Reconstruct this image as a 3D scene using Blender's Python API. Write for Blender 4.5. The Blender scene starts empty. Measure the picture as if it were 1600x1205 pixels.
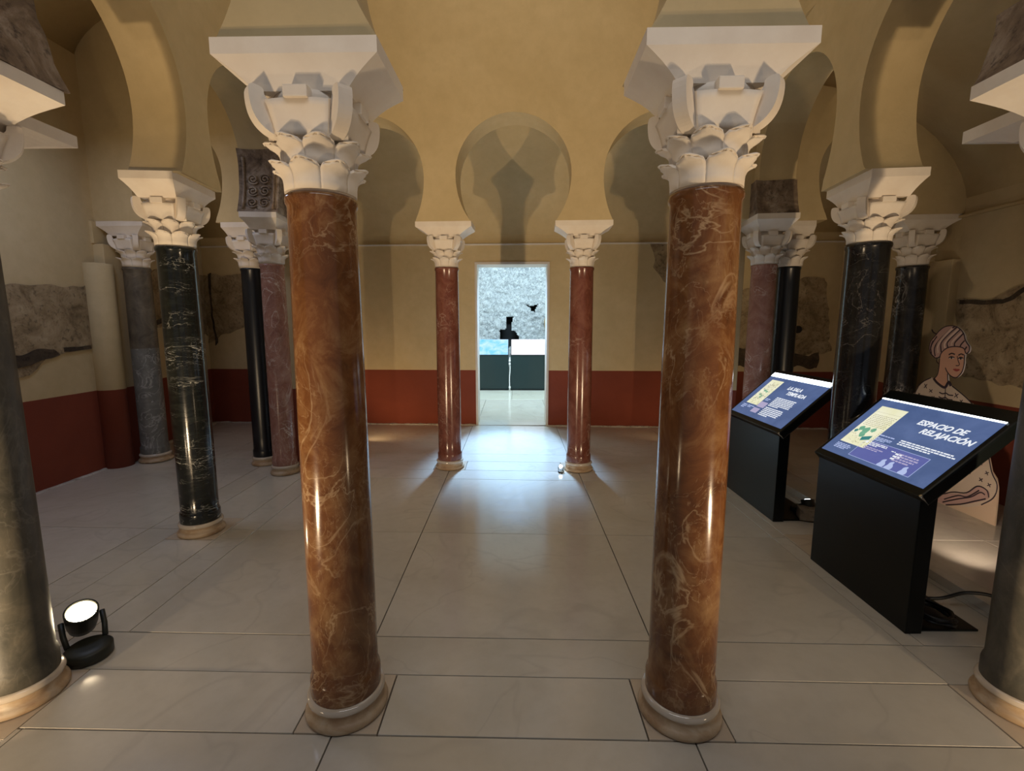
import bpy, bmesh, math, random
from mathutils import Vector, noise as mnoise, geometry as mgeo

random.seed(7)
PI = math.pi
SC = bpy.context.scene
COL = SC.collection
R = math.radians

# ------------------------------------------------------------------ camera, world, lights, exposure
cam_d = bpy.data.cameras.new('camera')
cam = bpy.data.objects.new('camera', cam_d)
COL.objects.link(cam)
cam_d.sensor_fit = 'HORIZONTAL'
cam_d.sensor_width = 36.0
cam_d.lens = 725.0 / 1600.0 * 36.0
cam.location = (0, 0, 1.6)
cam.rotation_euler = (PI/2 - math.atan(96/725), 0, math.atan(3.5/725))
cam_d.clip_start = 0.05
SC.camera = cam

world = bpy.data.worlds.new('world')
SC.world = world
world.use_nodes = True
bg = world.node_tree.nodes['Background']
bg.inputs[0].default_value = (0.80, 0.84, 1.0, 1)
bg.inputs[1].default_value = 0.12

SC.view_settings.view_transform = 'Standard'
SC.view_settings.look = 'None'
SC.view_settings.exposure = 0.0
SC.view_settings.gamma = 1.0
SC.view_settings.use_curve_mapping = False
SC.cycles.max_bounces = 7
SC.cycles.diffuse_bounces = 4
SC.cycles.glossy_bounces = 3
SC.cycles.sample_clamp_indirect = 4.0

WARM = (1.0, 0.74, 0.46)
def spot(name, loc, target, power, color=WARM, angle=120, blend=0.6, size=0.03):
    d = bpy.data.lights.new(name, 'SPOT')
    d.energy = power; d.color = color; d.spot_size = R(angle); d.spot_blend = blend; d.shadow_soft_size = size
    o = bpy.data.objects.new(name, d); COL.objects.link(o)
    o.location = loc
    o.rotation_euler = (Vector(target) - Vector(loc)).to_track_quat('-Z', 'Y').to_euler()
    return o
def area(name, loc, target, power, color, sx, sy):
    d = bpy.data.lights.new(name, 'AREA')
    d.energy = power; d.color = color; d.shape = 'RECTANGLE'; d.size = sx; d.size_y = sy
    o = bpy.data.objects.new(name, d); COL.objects.link(o)
    o.location = loc
    o.rotation_euler = (Vector(target) - Vector(loc)).to_track_quat('-Z', 'Y').to_euler()
    return o

# floor spotlights at the foot of the columns, plus added fill spots
spot('floor_spot_front_left', (-2.25, 0.30, 0.14), (0.0, 6.9, 3.6), 300, WARM, 84, 1.0, 0.025)
spot('fill_spot_near_left', (-2.3, 0.05, 0.14), (-0.7, 1.9, 2.6), 70, WARM, 80, 1.0, 0.025)  # second spot beside the front one, added to fill the near capitals
spot('floor_spot_front_right', (2.25, 0.25, 0.14), (0.0, 6.9, 3.6), 280, WARM, 84, 1.0, 0.025)
spot('fill_spot_near_right', (2.3, 0.05, 0.14), (0.7, 1.9, 2.6), 70, WARM, 80, 1.0, 0.025)  # its right-hand twin, also added as warm fill
spot('floor_spot_left_column', (-2.24, 2.17, 0.17), (-2.5, 3.0, 2.6), 40, (1.0, 0.72, 0.42), 115, 0.7, 0.04)
spot('floor_spot_right_gallery', (2.80, 2.75, 0.22), (4.4, 4.0, 0.5), 30, (1.0, 0.78, 0.60), 95, 0.7, 0.03)
spot('fill_spot_left_gallery', (-3.0, 0.9, 0.16), (-4.4, 3.8, 3.4), 18, WARM, 130, 0.7, 0.03)  # unseen lamp added to brighten the left gallery wall
spot('floor_spot_back_left', (-2.12, 6.1, 0.12), (-1.3, 7.3, 1.3), 30, (1.0, 0.66, 0.34), 150, 0.8, 0.03)
spot('floor_spot_back_right', (2.15, 6.05, 0.12), (1.9, 7.15, 1.2), 12, (1.0, 0.68, 0.38), 150, 0.8, 0.03)
spot('floor_spot_right_corner', (2.12, 4.60, 0.12), (2.42, 4.90, 2.0), 12, (0.78, 0.88, 1.0), 70, 0.7, 0.02)
spot('floor_spot_far_right', (0.54, 4.83, 0.05), (0.2, 5.4, 0.05), 0.4, (0.9, 0.95, 1.0), 140, 0.5, 0.01)
# daylight of the room beyond the doorway, and an added spot through it
area('bright_room_daylight', (0.0, 8.7, 3.95), (0.0, 12.3, 0.9), 430, (0.58, 0.82, 1.0), 2.4, 0.8)
spot('doorway_fill_spot', (0.0, 9.5, 3.75), (0.0, 5.6, 0.0), 5500, (0.36, 0.62, 1.0), 28, 1.0, 0.3)  # added narrow spot, spills cool light onto the hall floor
# unseen fill areas added under the closed court and gallery ceilings
area('court_fill', (0.0, 3.3, 5.45), (0.0, 3.3, 0.0), 17, (1.0, 0.94, 0.84), 2.8, 2.8)
area('near_gallery_fill', (0.0, 0.25, 3.45), (0.0, 0.3, 0.0), 20, (0.92, 0.94, 1.0), 2.4, 0.6)
area('gallery_fill_left', (-3.6, 3.6, 3.55), (-3.6, 3.6, 0.0), 16, (0.62, 0.72, 1.0), 0.5, 0.9)

# ------------------------------------------------------------------ materials
class NT:
    def __init__(s, name):
        s.m = bpy.data.materials.new(name); s.m.use_nodes = True
        s.t = s.m.node_tree; s.n = s.t.nodes; s.n.clear()
        s.out = s.n.new('ShaderNodeOutputMaterial')
        s.b = s.n.new('ShaderNodeBsdfPrincipled')
        s.l(s.b.outputs[0], s.out.inputs[0])
    def l(s, a, b): s.t.links.new(a, b)
    def new(s, typ, **kw):
        n = s.n.new(typ)
        for k, v in kw.items(): setattr(n, k, v)
        return n
    def coord(s, rnd=True, scale=(1, 1, 1)):
        tc = s.new('ShaderNodeTexCoord')
        mp = s.new('ShaderNodeMapping'); mp.inputs['Scale'].default_value = scale
        s.l(tc.outputs['Object'], mp.inputs[0])
        if rnd:
            oi = s.new('ShaderNodeObjectInfo')
            mul = s.new('ShaderNodeVectorMath', operation='SCALE'); mul.inputs[0].default_value = (37, 21, 53)
            s.l(oi.outputs['Random'], mul.inputs['Scale'])
            s.l(mul.outputs[0], mp.inputs['Location'])
        return mp.outputs[0]
    def noise(s, v, scale, detail=6, rough=0.6, dist=0.0):
        n = s.new('ShaderNodeTexNoise')
        n.inputs['Scale'].default_value = scale; n.inputs['Detail'].default_value = detail
        n.inputs['Roughness'].default_value = rough; n.inputs['Distortion'].default_value = dist
        s.l(v, n.inputs['Vector'])
        return n.outputs['Fac']
    def ramp(s, fac, stops):
        r = s.new('ShaderNodeValToRGB'); e = r.color_ramp.elements
        while len(e) < len(stops): e.new(0.5)
        for i, (p, c) in enumerate(stops):
            e[i].position = p; e[i].color = (c, c, c, 1) if not hasattr(c, '__len__') else (*c, 1)
        s.l(fac, r.inputs[0])
        return r.outputs[0]
    def mix(s, f, a, b, mode='MIX'):
        n = s.new('ShaderNodeMix', data_type='RGBA', blend_type=mode)
        for sock, v in ((n.inputs[0], f), (n.inputs[6], a), (n.inputs[7], b)):
            if hasattr(v, 'links'): s.l(v, sock)
            elif hasattr(v, '__len__'): sock.default_value = (*v, 1)
            else: sock.default_value = v
        return n.outputs[2]
    def math(s, op, a, b=0.0, c=0.0):
        n = s.new('ShaderNodeMath', operation=op)
        for i, v in enumerate((a, b, c)):
            if hasattr(v, 'links'): s.l(v, n.inputs[i])
            else: n.inputs[i].default_value = v
        return n.outputs[0]
    def vein(s, v, scale, width, detail=4, dist=1.5):
        """thin vein lines: where a warped noise crosses its middle value"""
        f = s.noise(v, scale, detail, 0.55, dist)
        d = s.math('ABSOLUTE', s.math('SUBTRACT', f, 0.5))
        return s.ramp(d, [(0.0, 1.0), (width, 0.0)])
    def bump(s, h, strength, dist=0.01):
        b = s.new('ShaderNodeBump'); b.inputs['Strength'].default_value = strength; b.inputs['Distance'].default_value = dist
        s.l(h, b.inputs['Height']); s.l(b.outputs[0], s.b.inputs['Normal'])
    def base(s, c): 
        if hasattr(c, 'links'): s.l(c, s.b.inputs['Base Color'])
        else: s.b.inputs['Base Color'].default_value = (*c, 1)
    def rough(s, r):
        if hasattr(r, 'links'): s.l(r, s.b.inputs['Roughness'])
        else: s.b.inputs['Roughness'].default_value = r

def plain(name, c, rough=0.5, metallic=0.0, emit=None, strength=0.0):
    k = NT(name); k.base(c); k.rough(rough); k.b.inputs['Metallic'].default_value = metallic
    if emit:
        k.b.inputs['Emission Color'].default_value = (*emit, 1); k.b.inputs['Emission Strength'].default_value = strength
    return k.m

def mat_plaster(name, c1, c2, dado=None):
    k = NT(name); v = k.coord(False)
    n1 = k.noise(v, 1.3, 5, 0.6, 0.4); n2 = k.noise(v, 9, 6, 0.65)
    col = k.mix(k.ramp(n1, [(0.35, 0.0), (0.68, 1.0)]), c1, c2)
    col = k.mix(k.ramp(n2, [(0.4, 0.0), (0.75, 0.35)]), col, tuple(x*0.8 for x in c1))
    if dado:
        sep = k.new('ShaderNodeSeparateXYZ'); k.l(v, sep.inputs[0])
        z = k.math('ADD', sep.outputs[2], k.math('MULTIPLY', k.math('SUBTRACT', n2, 0.5), 0.006))
        red = k.mix(k.ramp(n1, [(0.3, 0.0), (0.7, 1.0)]), (0.175, 0.033, 0.014), (0.225, 0.045, 0.019))
        col = k.mix(k.math('LESS_THAN', z, dado), col, red)
    k.base(col); k.rough(0.85)
    h = k.math('ADD', k.noise(v, 3.5, 4, 0.5), k.math('MULTIPLY', k.noise(v, 60, 3, 0.5), 0.12))
    k.bump(h, 0.35, 0.02)
    return k.m

def mat_marble(name, dark, mid, light, vein, vein_amt, patch=0.35, rough=0.18, vscale=3.0, vwidth=0.018, stretch=0.55, patchscale=2.6):
    k = NT(name); v = k.coord(True, (1, 1, stretch))
    n1 = k.noise(v, 7, 9, 0.68, 0.9); n2 = k.noise(v, patchscale, 5, 0.6, 1.2)
    col = k.ramp(n1, [(0.28, dark), (0.5, mid), (0.74, light)])
    col = k.mix(k.math('MULTIPLY', k.ramp(n2, [(0.52, 0.0), (0.70, 1.0)]), patch), col, light)
    v1 = k.vein(v, vscale, vwidth, 5, 1.8)
    v2 = k.vein(v, vscale*2.3, vwidth*0.7, 6, 2.2)
    msk = k.ramp(k.noise(v, 2.2, 3, 0.5), [(0.44, 0.0), (0.60, 1.0)])
    va = k.math('MULTIPLY', k.math('MAXIMUM', v1, k.math('MULTIPLY', v2, 0.7)), k.math('MULTIPLY', msk, vein_amt))
    col = k.mix(va, col, vein)
    k.base(col); k.rough(k.math('ADD', k.math('MULTIPLY', n1, 0.12), rough - 0.04))
    k.bump(n1, 0.05, 0.004)
    return k.m

M = {}
M['plaster'] = mat_plaster('tan_plaster', (0.53, 0.41, 0.215), (0.59, 0.465, 0.26))
M['wall'] = mat_plaster('tan_plaster_red_dado', (0.55, 0.43, 0.235), (0.61, 0.485, 0.28), 0.882)
M['stone'] = None
def mat_stone():
    k = NT('white_carved_stone'); v = k.coord(True)
    n1 = k.noise(v, 6, 6, 0.6); n2 = k.noise(v, 25, 4, 0.6)
    k.base(k.mix(k.ramp(n1, [(0.3, 0.0), (0.75, 1.0)]), (0.74, 0.65, 0.54), (0.84, 0.77, 0.66)))
    k.rough(0.75); k.bump(k.math('ADD', n1, k.math('MULTIPLY', n2, 0.3)), 0.25, 0.01)
    return k.m
M['stone'] = mat_stone()
def mat_weathered(name, c1, c2, c3, bump=0.8):
    k = NT(name); v = k.coord(True)
    n1 = k.noise(v, 4, 8, 0.7, 0.6); n2 = k.noise(v, 22, 6, 0.7)
    col = k.ramp(n1, [(0.34, c1), (0.5, c2), (0.66, c3)])
    col = k.mix(k.ramp(n2, [(0.53, 0.0), (0.68, 0.75)]), col, tuple(x*0.4 for x in c1))
    k.base(col); k.rough(0.9); k.bump(k.math('ADD', n1, k.math('MULTIPLY', n2, 0.5)), bump, 0.02)
    return k.m
M['old_plaster'] = mat_weathered('exposed_old_plaster', (0.17, 0.12, 0.06), (0.34, 0.255, 0.145), (0.47, 0.37, 0.23))
M['old_dark'] = mat_weathered('dark_decayed_mortar', (0.03, 0.022, 0.014), (0.07, 0.05, 0.03), (0.13, 0.09, 0.05), 1.0)
M['old_stone'] = mat_weathered('weathered_carved_stone', (0.07, 0.045, 0.03), (0.21, 0.15, 0.10), (0.40, 0.33, 0.26))
M['old_light'] = mat_weathered('carved_relief_stone', (0.16, 0.11, 0.08), (0.30, 0.23, 0.17), (0.42, 0.35, 0.28))
M['red'] = mat_marble('red_brown_marble', (0.080, 0.030, 0.012), (0.165, 0.066, 0.023), (0.31, 0.175, 0.075), (0.50, 0.35, 0.20), 0.75, 0.62, 0.13, 2.6, 0.017, 0.75, 4.5)
M['red_light'] = mat_marble('pink_red_marble', (0.10, 0.03, 0.02), (0.18, 0.06, 0.038), (0.27, 0.12, 0.08), (0.52, 0.38, 0.30), 0.8, 0.4, 0.17, 2.8, 0.011, 0.7)
M['pink'] = mat_marble('rosy_veined_marble', (0.22, 0.10, 0.075), (0.33, 0.165, 0.125), (0.46, 0.29, 0.235), (0.66, 0.56, 0.49), 0.9, 0.5, 0.2, 2.6, 0.014, 0.7)
M['black'] = mat_marble('black_white_veined_marble', (0.006, 0.007, 0.007), (0.011, 0.013, 0.012), (0.022, 0.026, 0.022), (0.55, 0.55, 0.50), 0.95, 0.0, 0.14, 1.8, 0.006, 3.4)
M['black_dull'] = mat_marble('black_faint_veined_marble', (0.006, 0.006, 0.006), (0.011, 0.011, 0.011), (0.02, 0.02, 0.019), (0.22, 0.20, 0.18), 0.5, 0.0, 0.16, 2.5, 0.006, 1.2)
M['black_veiny'] = mat_marble('black_marble_thick_veins', (0.009, 0.009, 0.009), (0.02, 0.02, 0.019), (0.05, 0.048, 0.043), (0.50, 0.47, 0.42), 0.9, 0.1, 0.22, 4.0, 0.028, 0.9)
M['black_plain'] = plain('plain_black_stone', (0.006, 0.008, 0.011), 0.3)
M['grey'] = mat_marble('grey_green_weathered_marble', (0.028, 0.028, 0.021), (0.065, 0.06, 0.045), (0.135, 0.115, 0.082), (0.24, 0.22, 0.18), 0.3, 0.6, 0.5, 3.0, 0.02, 0.6)
def mat_two_tone():
    k = NT('two_tone_grey_marble'); v = k.coord(False)
    n1 = k.noise(v, 5, 9, 0.7, 1.0)
    up = k.ramp(n1, [(0.3, (0.05, 0.042, 0.032)), (0.55, (0.13, 0.108, 0.078)), (0.75, (0.21, 0.18, 0.135))])
    lo = k.ramp(n1, [(0.3, (0.10, 0.10, 0.092)), (0.55, (0.17, 0.17, 0.155)), (0.75, (0.26, 0.26, 0.24))])
    lo = k.mix(k.math('MULTIPLY', k.vein(v, 4, 0.02), 0.6), lo, (0.5, 0.5, 0.47))
    sep = k.new('ShaderNodeSeparateXYZ'); k.l(v, sep.inputs[0])
    z = k.math('ADD', sep.outputs[2], k.math('MULTIPLY', n1, 0.05))
    k.base(k.mix(k.math('LESS_THAN', z, 1.35), up, lo)); k.rough(0.4); k.bump(n1, 0.2, 0.01)
    return k.m
M['two_tone'] = mat_two_tone()
def mat_base():
    k = NT('ochre_stained_base_stone'); v = k.coord(True, (1, 1, 2))
    n1 = k.noise(v, 8, 6, 0.6, 0.5)
    k.base(k.ramp(n1, [(0.3, (0.32, 0.19, 0.095)), (0.5, (0.46, 0.33, 0.20)), (0.75, (0.60, 0.50, 0.37))])); k.rough(0.5); k.bump(n1, 0.25, 0.008)
    return k.m
M['base'] = mat_base()
def mat_floor(name, c1, c2, vamt):
    k = NT(name); v = k.coord(True)
    n1 = k.noise(v, 1.2, 6, 0.6, 0.8); n2 = k.noise(v, 14, 5, 0.6)
    col = k.mix(k.ramp(n1, [(0.3, 0.0), (0.7, 1.0)]), c1, c2)
    col = k.mix(k.ramp(n2, [(0.45, 0.0), (0.8, 0.3)]), col, tuple(x*0.82 for x in c1))
    vn = k.math('MULTIPLY', k.vein(v, 0.9, 0.012, 3, 0.8), vamt)
    col = k.mix(vn, col, (0.30, 0.27, 0.24))
    k.base(col); k.rough(k.math('ADD', k.math('MULTIPLY', n2, 0.10), 0.10)); k.bump(n2, 0.03, 0.003); k.b.inputs['IOR'].default_value = 1.8
    return k.m
M['floor'] = mat_floor('white_marble_slab', (0.57, 0.525, 0.435), (0.67, 0.63, 0.55), 0.16)
M['base_ring'] = mat_floor('cream_base_ring', (0.52, 0.44, 0.34), (0.62, 0.54, 0.44), 0.1)
M['plinth'] = mat_floor('cream_plinth_slab', (0.56, 0.46, 0.34), (0.64, 0.54, 0.42), 0.2)
M['cream_floor'] = mat_floor('cream_slab', (0.66, 0.62, 0.50), (0.72, 0.69, 0.58), 0.2)
M['grout'] = plain('dark_grout', (0.10, 0.085, 0.07), 0.95)
M['mortar'] = mat_weathered('pale_mortar', (0.38, 0.34, 0.29), (0.52, 0.48, 0.42), (0.60, 0.56, 0.50), 0.6)
M['jamb'] = mat_plaster('pale_jamb_plaster', (0.62, 0.58, 0.52), (0.70, 0.66, 0.60))
M['black_metal'] = plain('black_lacquered_metal', (0.004, 0.006, 0.006), 0.3)
M['black_metal'].node_tree.nodes['Principled BSDF'].inputs['Specular IOR Level'].default_value = 0.25
M['black_matte'] = plain('black_matte', (0.008, 0.008, 0.008), 0.6)
M['green_panel'] = plain('dark_green_panel', (0.006, 0.018, 0.018), 0.35)
M['spot_body'] = plain('dark_olive_metal', (0.03, 0.032, 0.024), 0.45, 0.3)
M['steel'] = plain('polished_steel', (0.6, 0.6, 0.6), 0.2, 1.0)
M['lens'] = plain('glowing_lens', (1, 0.9, 0.7), 0.3, 0, (1.0, 0.80, 0.52), 60)
M['lens_cool'] = plain('glowing_cool_lens', (1, 1, 1), 0.3, 0, (0.75, 0.9, 1.0), 18)
M['led'] = plain('white_led_strip', (1, 1, 1), 0.4, 0, (0.85, 0.95, 1.0), 4.5)
M['cable'] = plain('black_rubber_cable', (0.008, 0.008, 0.008), 0.45)
M['wood'] = mat_weathered('bare_plank_wood', (0.20, 0.16, 0.12), (0.30, 0.25, 0.19), (0.38, 0.33, 0.26), 0.2)
M['hole'] = plain('dark_hollow', (0.012, 0.012, 0.013), 0.95)

def mat_screen(name, c1, c2, s):
    k = NT(name); v = k.coord(False)
    n = k.noise(v, 5, 4, 0.6, 0.5)
    col = k.mix(k.ramp(n, [(0.35, 0.0), (0.7, 1.0)]), c1, c2)
    k.base((0.02, 0.03, 0.05)); k.rough(0.25)
    k.l(col, k.b.inputs['Emission Color']); k.b.inputs['Emission Strength'].default_value = s
    return k.m
M['screen'] = mat_screen('backlit_blue_print', (0.060, 0.100, 0.23), (0.095, 0.145, 0.31), 1.0)
M['screen_edge'] = mat_screen('backlit_violet_print', (0.095, 0.11, 0.34), (0.11, 0.13, 0.37), 1.0)
M['print_white'] = plain('backlit_white_print', (0.1, 0.1, 0.1), 0.3, 0, (0.82, 0.86, 0.92), 1.0)
M['print_pale'] = plain('backlit_pale_print', (0.1, 0.1, 0.1), 0.3, 0, (0.42, 0.50, 0.78), 1.0)
M['print_pink'] = plain('backlit_lilac_print', (0.1, 0.1, 0.1), 0.3, 0, (0.40, 0.36, 0.55), 1.0)
M['print_cream'] = mat_screen('backlit_cream_print', (0.80, 0.78, 0.50), (0.90, 0.88, 0.70), 1.0)
M['print_green'] = mat_screen('backlit_green_print', (0.08, 0.32, 0.20), (0.22, 0.46, 0.30), 1.0)
M['print_teal'] = plain('backlit_teal_print', (0.1, 0.1, 0.1), 0.3, 0, (0.02, 0.20, 0.20), 1.0)
M['print_ink'] = plain('backlit_dark_ink', (0.05, 0.05, 0.05), 0.3, 0, (0.22, 0.19, 0.10), 1.0)
M['screen_far_blue'] = mat_screen('far_backlit_sky_blue', (0.15, 0.55, 0.92), (0.55, 0.75, 1.0), 1.2)
M['screen_far_white'] = mat_screen('far_backlit_white', (0.9, 0.85, 0.95), (1.0, 0.98, 1.0), 1.3)
M['skin'] = plain('printed_skin', (0.62, 0.36, 0.25), 0.6)
M['turban'] = plain('printed_pink_cloth', (0.50, 0.33, 0.29), 0.6)
M['turban_light'] = plain('printed_pale_pink_cloth', (0.66, 0.49, 0.42), 0.6)
M['tunic'] = plain('printed_cream_cloth', (0.62, 0.51, 0.40), 0.6)
M['board'] = plain('printed_peach_ground', (0.66, 0.50, 0.35), 0.6)
M['ink'] = plain('printed_dark_line', (0.035, 0.02, 0.03), 0.6)
M['lips'] = plain('printed_red_lips', (0.35, 0.06, 0.05), 0.6)
M['board_edge'] = plain('white_board_core', (0.7, 0.68, 0.65), 0.6)
M['fragment'] = mat_weathered('brown_stone_fragment', (0.18, 0.12, 0.06), (0.36, 0.26, 0.14), (0.55, 0.45, 0.30))
def mat_rubble():
    k = NT('rough_rubble_wall'); v = k.coord(False)
    n1 = k.noise(v, 9, 10, 0.75, 0.8); n2 = k.noise(v, 30, 8, 0.75)
    vo = k.new('ShaderNodeTexVoronoi', feature='DISTANCE_TO_EDGE'); vo.inputs['Scale'].default_value = 13.0
    mp = k.mix(0.35, v, k.new('ShaderNodeTexNoise').outputs['Color'])
    k.l(v, vo.inputs['Vector'])
    cr = k.ramp(vo.outputs[0], [(0.0, 1.0), (0.05, 0.0)])
    cr = k.math('MULTIPLY', cr, k.ramp(n1, [(0.42, 0.0), (0.58, 1.0)]))
    col = k.ramp(n1, [(0.3, (0.30, 0.31, 0.31)), (0.5, (0.56, 0.57, 0.56)), (0.72, (0.78, 0.78, 0.76))])
    col = k.mix(k.ramp(n2, [(0.55, 0.0), (0.68, 0.6)]), col, (0.22, 0.23, 0.24))
    col = k.mix(k.math('MULTIPLY', cr, 0.85), col, (0.2, 0.2, 0.2))
    ln = k.math('MAXIMUM', k.vein(v, 5.0, 0.022, 8, 1.0), k.vein(v, 11.0, 0.03, 8, 1.0))
    col = k.mix(k.math('MULTIPLY', ln, 0.75), col, (0.10, 0.11, 0.12))
    k.base(col); k.rough(0.95)
    k.bump(k.math('ADD', n1, k.math('MULTIPLY', n2, 0.6)), 1.0, 0.05)
    return k.m
M['rubble'] = mat_rubble()

# ------------------------------------------------------------------ geometry helpers
def mesh_of(bm, name, mats, smooth=False):
    bm.normal_update()
    me = bpy.data.meshes.new(name)
    bm.to_mesh(me); bm.free()
    for m in (mats if isinstance(mats, (list, tuple)) else [mats]): me.materials.append(m)
    if smooth:
        me.polygons.foreach_set('use_smooth', [True]*len(me.polygons))
    return me
def link(name, me, parent=None, loc=(0, 0, 0), rot=(0, 0, 0), scale=(1, 1, 1), **props):
    o = bpy.data.objects.new(name, me); COL.objects.link(o)
    o.location = loc; o.rotation_euler = rot; o.scale = scale
    if parent: o.parent = parent
    for k, v in props.items(): o[k] = v
    return o
def obj(name, bm, mats, parent=None, smooth=False, **kw):
    return link(name, mesh_of(bm, name, mats, smooth), parent, **kw)
def thing(name, label, cat, loc=(0, 0, 0), rotz=0.0, group=None):
    o = link(name, None, None, loc, (0, 0, rotz), label=label, category=cat)
    o.empty_display_size = 0.1
    if group: o['group'] = group
    return o
def box(bm, x0, y0, z0, x1, y1, z1, bevel=0.0, mi=0):
    vs = [bm.verts.new((x, y, z)) for z in (z0, z1) for y in (y0, y1) for x in (x0, x1)]
    fs = []
    for q in ((0, 2, 3, 1), (4, 5, 7, 6), (0, 1, 5, 4), (2, 6, 7, 3), (0, 4, 6, 2), (1, 3, 7, 5)):
        f = bm.faces.new([vs[i] for i in q]); f.material_index = mi; fs.append(f)
    if bevel:
        es = list({e for f in fs for e in f.edges})
        bmesh.ops.bevel(bm, geom=es, offset=bevel, segments=2, affect='EDGES', profile=0.6)
    return bm
def lathe(bm, prof, seg=40, cap=True, z_off=0.0):
    rings = []
    for r, z in prof:
        rings.append([bm.verts.new((r*math.cos(2*PI*i/seg), r*math.sin(2*PI*i/seg), z+z_off)) for i in range(seg)])
    for a, b in zip(rings, rings[1:]):
        for i in range(seg):
            j = (i+1) % seg
            bm.faces.new((a[i], a[j], b[j], b[i])).smooth = True
    if cap:
        bm.faces.new(list(reversed(rings[0]))); bm.faces.new(rings[-1])
    return bm
def loft(bm, rings, cap=True):
    rs = [[bm.verts.new(p) for p in r] for r in rings]
    n = len(rs[0])
    for a, b in zip(rs, rs[1:]):
        for i in range(n):
            j = (i+1) % n
            bm.faces.new((a[i], a[j], b[j], b[i]))
    if cap:
        bm.faces.new(list(reversed(rs[0]))); bm.faces.new(rs[-1])
    return bm
def tube(bm, pts, r, seg=8):
    pts = [Vector(p) for p in pts]
    rings = []; up = Vector((0.31, 0.17, 0.93)).normalized()
    for i, p in enumerate(pts):
        t = (pts[min(i+1, len(pts)-1)] - pts[max(i-1, 0)]).normalized()
        a = t.cross(up)
        if a.length < 1e-3: a = t.cross(Vector((1, 0, 0)))
        a.normalize(); b = t.cross(a)
        rr = r[i] if hasattr(r, '__len__') else r
        rings.append([p + a*rr*math.cos(2*PI*k/seg) + b*rr*math.sin(2*PI*k/seg) for k in range(seg)])
    n0 = len(bm.faces)
    loft(bm, rings)
    bm.faces.ensure_lookup_table()
    for f in bm.faces[n0:]: f.smooth = True
    return bm
def prism(bm, pts, to3, t0, t1, mi=0, side_mi=None):
    """extrude the 2D outline pts between depths t0 and t1; to3(u, v, t) -> 3D point"""
    a = [bm.verts.new(to3(u, v, t0)) for u, v in pts]
    b = [bm.verts.new(to3(u, v, t1)) for u, v in pts]
    fa = bm.faces.new(a); fb = bm.faces.new(list(reversed(b)))
    fa.material_index = mi; fb.material_index = mi
    n = len(pts)
    for i in range(n):
        j = (i+1) % n
        f = bm.faces.new((a[j], a[i], b[i], b[j])); f.material_index = mi if side_mi is None else side_mi
    bm.normal_update()
    bmesh.ops.triangulate(bm, faces=[fa, fb], ngon_method='EAR_CLIP')
    bmesh.ops.recalc_face_normals(bm, faces=bm.faces)
    return bm
def shell(bm, th):
    """give an open sheet its thickness, inwards along its normals"""
    bmesh.ops.recalc_face_normals(bm, faces=bm.faces[:])
    bm.normal_update()
    bd = [e for e in bm.edges if e.is_boundary]
    fs = bm.faces[:]
    new = {v: bm.verts.new(v.co - v.normal*th) for v in bm.verts[:]}
    for f in fs:
        g = bm.faces.new([new[v] for v in reversed(f.verts)]); g.smooth = f.smooth
    for e in bd:
        a, b = e.verts
        try: bm.faces.new((a, b, new[b], new[a]))
        except ValueError: pass
    bmesh.ops.recalc_face_normals(bm, faces=bm.faces[:])
    return bm
def spline(pts, n=6, closed=False):
    out = []; N = len(pts)
    for i in range(N if closed else N-1):
        p0 = pts[(i-1) % N] if closed or i > 0 else pts[i]
        p1 = pts[i]; p2 = pts[(i+1) % N]
        p3 = pts[(i+2) % N] if closed or i+2 < N else p2
        for k in range(n):
            t = k/n
            out.append(tuple(0.5*((2*b)+(-a+c)*t+(2*a-5*b+4*c-d)*t*t+(-a+3*b-3*c+d)*t**3) for a, b, c, d in zip(p0, p1, p2, p3)))
    if not closed: out.append(tuple(pts[-1]))
    return out

# ------------------------------------------------------------------ setting: floor slabs
def skew(y):                       # rows of the hall run a little nearer on the right
    return 0.017 + 0.030*min(max((y-1.6)/4.5, 0), 1)
def W(x, y): return (x, y - skew(y)*x)

bm = bmesh.new(); box(bm, -5.4, -1.6, -0.16, 5.4, 7.05, -0.012)
box(bm, -1.9, 7.05, -0.16, 1.9, 12.6, -0.012)
floor = obj('floor', bm, M['grout'], kind='structure')
slab_count = 0
def slab(x0, x1, y0, y1, mat='floor', name='marble_slab', warp=True, dz=None, z=0.0):
    g = 0.003
    def ring(ins, zz):
        c = [(x0+g+ins, y0+g+ins), (x1-g-ins, y0+g+ins), (x1-g-ins, y1-g-ins), (x0+g+ins, y1-g-ins)]
        return [(*(W(*p) if warp else p), zz) for p in c]
    d = random.uniform(-0.0012, 0.0012) if dz is None else dz
    bm = bmesh.new()
    loft(bm, [ring(0, -0.03), ring(0, z+d-0.001), ring(0.0008, z+d)])
    return obj(name, bm, M[mat], floor)
# bands in depth, each with its joints across
XS_C = [-2.02, -0.715, 0.70, 1.95]
def band(y0, y1, xs, **k):
    for a, b in zip(xs, xs[1:]): slab(a, b, y0, y1, **k)
LX = [-4.62, -2.88, -2.58, -2.27, -2.02]
RX = [1.95, 2.12, 2.60, 3.30, 4.42]
# near gallery
band(-1.5, -0.2, [-4.62, -3.1, -1.9, -0.715, 0.70, 2.0, 3.2, 4.42])
band(-0.2, 1.613, [-4.62, -3.3, -1.96, -0.715, 0.70, 2.02, 3.2, 4.42])
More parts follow.
